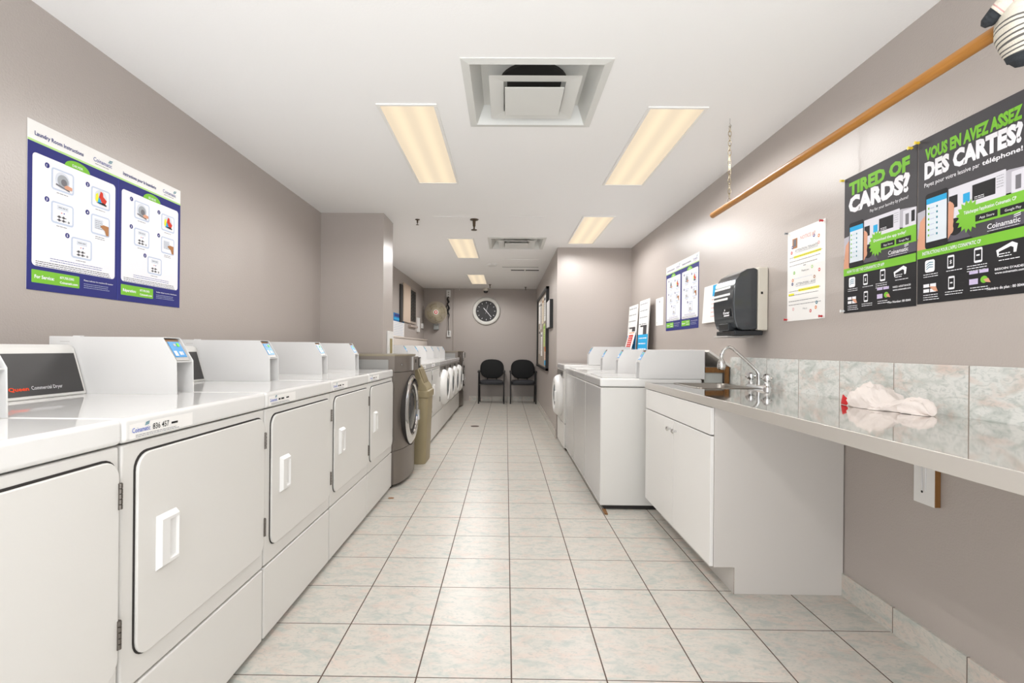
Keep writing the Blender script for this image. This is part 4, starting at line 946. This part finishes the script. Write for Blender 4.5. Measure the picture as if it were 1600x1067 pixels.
def onface(mb, ya, yb, za, zb, mt):
    def X(z):
        for (x0, z0), (x1, z1) in zip(prof[4:], prof[5:]):
            if z1 <= z <= z0: return x0+(x1-x0)*(z-z0)/(z1-z0)
        return -.21
    mb.add([(X(za)-.0015, ya, za), (X(za)-.0015, yb, za), (X(zb)-.0015, yb, zb), (X(zb)-.0015, ya, zb)], [(0, 1, 2, 3)], mt)
onface(tm, .06, .29, .292, .306, PLAST); onface(tm, .05, .29, .248, .262, PLAST); onface(tm, .08, .29, .222, .236, PLAST); tm.build('white_tape', t, smooth=0)
s = Sheet((-.2115, .150, .115), (0, -1, 0), (0, 0, 1), (-1, 0, 0), .11, .05, SM2, .0006); s.text('Kruger', .012, .018, I_WHITE, w=.085, h=.016, bold=.03); s.rect(.02, .004, .095, .012, I_WHITE, 2); s.circ(.03, .043, .006, I_WHITE, 2, 10); s.build('emblem', parent=t)
MB().box(-.045, -.033, -.0015, 0, .25, .265, GAP).build('key_slot', t, smooth=0)

# ------------------------------------------------------------------ hanging rod, chain, sock
RX, RZ = 1.243, 1.962
MBr = MB().tube([(0, 0, 0), (0, .008, 0), (0, 2.4, 0)], [.014, .0175, .0175], 20, WOODR)
tag(MBr.build('wooden_rod', loc=(RX, .65, RZ)), 'long varnished wooden rod hung below the ceiling at the right', 'rod')
BRASS = mat('chain_brass', '#a89a80', .35, .8)
def chain(y, lb):
    t = thing('chain', lb, 'chain', (RX, y, ZC), 0, 'chains holding the rod')
    MB().tube([(0, 0, 0), (0, 0, -.03), (.008, 0, -.042), (0, 0, -.052), (-.008, 0, -.044)], .0025, 6, CHROME).build('ceiling_hook', t)
    top, bot = -.045, -(ZC-RZ-.035); n = 15; L = (top-bot)/n
    m = MB()
    for k in range(n):
        z = top-L*(k+.5); c = []
        for i in range(14):
            a = 2*PI*i/14; p, q = .0085*math.cos(a), (L*.5+.0035)*math.sin(a)
            c.append((p, 0, z+q) if k % 2 else (0, p, z+q))
        m.tube(c, .0018, 5, BRASS, closed=True)
    m.build('links', t)
    MB().tube([(.010*math.cos(a)*1.0, 0, bot-.012+.012*math.sin(a)) for a in [2*PI*i/14 for i in range(14)]], .003, 6, CHROME, closed=True).build('eye_screw', t)
chain(2.825, 'thin brass chain hanging from the ceiling to the far end of the wooden rod')
chain(.75, 'thin brass chain at the near end of the rod, outside the view')

def sock():
    t = thing('sock', 'striped cream sock with dark heel and toe hung over the rod', 'sock', (RX, 1.26, RZ))
    cream = mat('sock_cream', '#d9d2c4', .95, bump=.4, bscale=300); st = mat('sock_grey', '#5d5a57', .95); dk = mat('sock_dark', '#2f3337', .95, bump=.3, bscale=300); pk = mat('sock_pink', '#c79a96', .95)
    path = [(-.048, .018, .004, .008, .006), (-.045, .012, .010, .019, .014), (-.039, .002, .018, .024, .018), (-.030, -.014, .030, .030, .024), (-.014, -.022, .040, .040, .026), (.002, -.020, .028, .052, .030), (-.006, -.016, .0, .056, .032), (-.006, -.016, -.030, .052, .033), (.0, -.018, -.058, .044, .031), (.008, -.018, -.082, .034, .028), (.012, -.016, -.100, .027, .023), (.014, -.012, -.113, .009, .008)]
    # refine
    fine = []
    for k in range(len(path)-1):
        for q in range(8):
            a = q/8; fine.append([path[k][j]*(1-a)+path[k+1][j]*a for j in range(5)])
    fine.append(path[-1]); rings = []
    for k, p in enumerate(fine):
        c = Vector(p[:3]); q0 = Vector(fine[max(0, k-1)][:3]); q1 = Vector(fine[min(len(fine)-1, k+1)][:3]); tt = (q1-q0).normalized()
        w = Vector((.45, .9, 0)); w = (w-tt*w.dot(tt)).normalized(); d = tt.cross(w)
        rings.append([tuple(c+w*p[3]*math.cos(2*PI*i/20)*(1+.03*math.sin(k*1.3))+d*p[4]*math.sin(2*PI*i/20)) for i in range(20)])
    def seg(a, b, f):
        m = MB()
        n = 20
        for k in range(a, b):
            m.use(f(k)); o = len(m.v); m.v += rings[k]+rings[k+1]
            for i in range(n): j = (i+1) % n; m.f.append([o+i, o+j, o+n+j, o+n+i]); m.mi.append(m.cur)
        if a == 0: m.add(rings[0], [tuple(range(n))])
        if b == len(rings)-1: m.add(rings[-1], [tuple(range(n))])
        return m
    tag(seg(0, 20, lambda k: dk).build('toe', t, smooth=80), 'dark toe')
    seg(20, 73, lambda k: (pk if k in (22, 26, 29) else st if (k >= 50 and k % 3 == 0) else cream)).build('leg', t, smooth=80)
    tag(seg(73, len(rings)-1, lambda k: dk).build('heel', t, smooth=80), 'dark heel')
sock()

# ------------------------------------------------------------------ floor bits
tag(MB().lathe([(.062, 0), (.060, .004), (.0005, .004)], (0, 0, 0), 'Z', 24, mat('drain_bronze', '#5b4a40', .5, .6)).build('floor_drain', loc=(-.447, 7.36, 0)), 'small round dark drain cover in the floor', 'drain')
tag(MB().prism([(-.022, -.006), (-.005, -.014), (.018, -.008), (.022, .006), (.004, .013), (-.016, .009)], 'Z', .0, .006, mat('dried_leaf', '#a07a5a', .8)).build('dried_crumb', loc=(-.862, 3.80, 0), bevel=.002), 'small brown crumb on the floor by the graphite washer', 'crumb')
tag(MB().prism([(-.012, -.05), (.010, -.055), (.016, .05), (-.010, .055)], 'Z', 0, .010, WOODB).build('wood_shim', loc=(.705, 3.535, 0), bevel=.002), 'small wooden shim on the floor at the corner of the washer by the sink', 'shim')
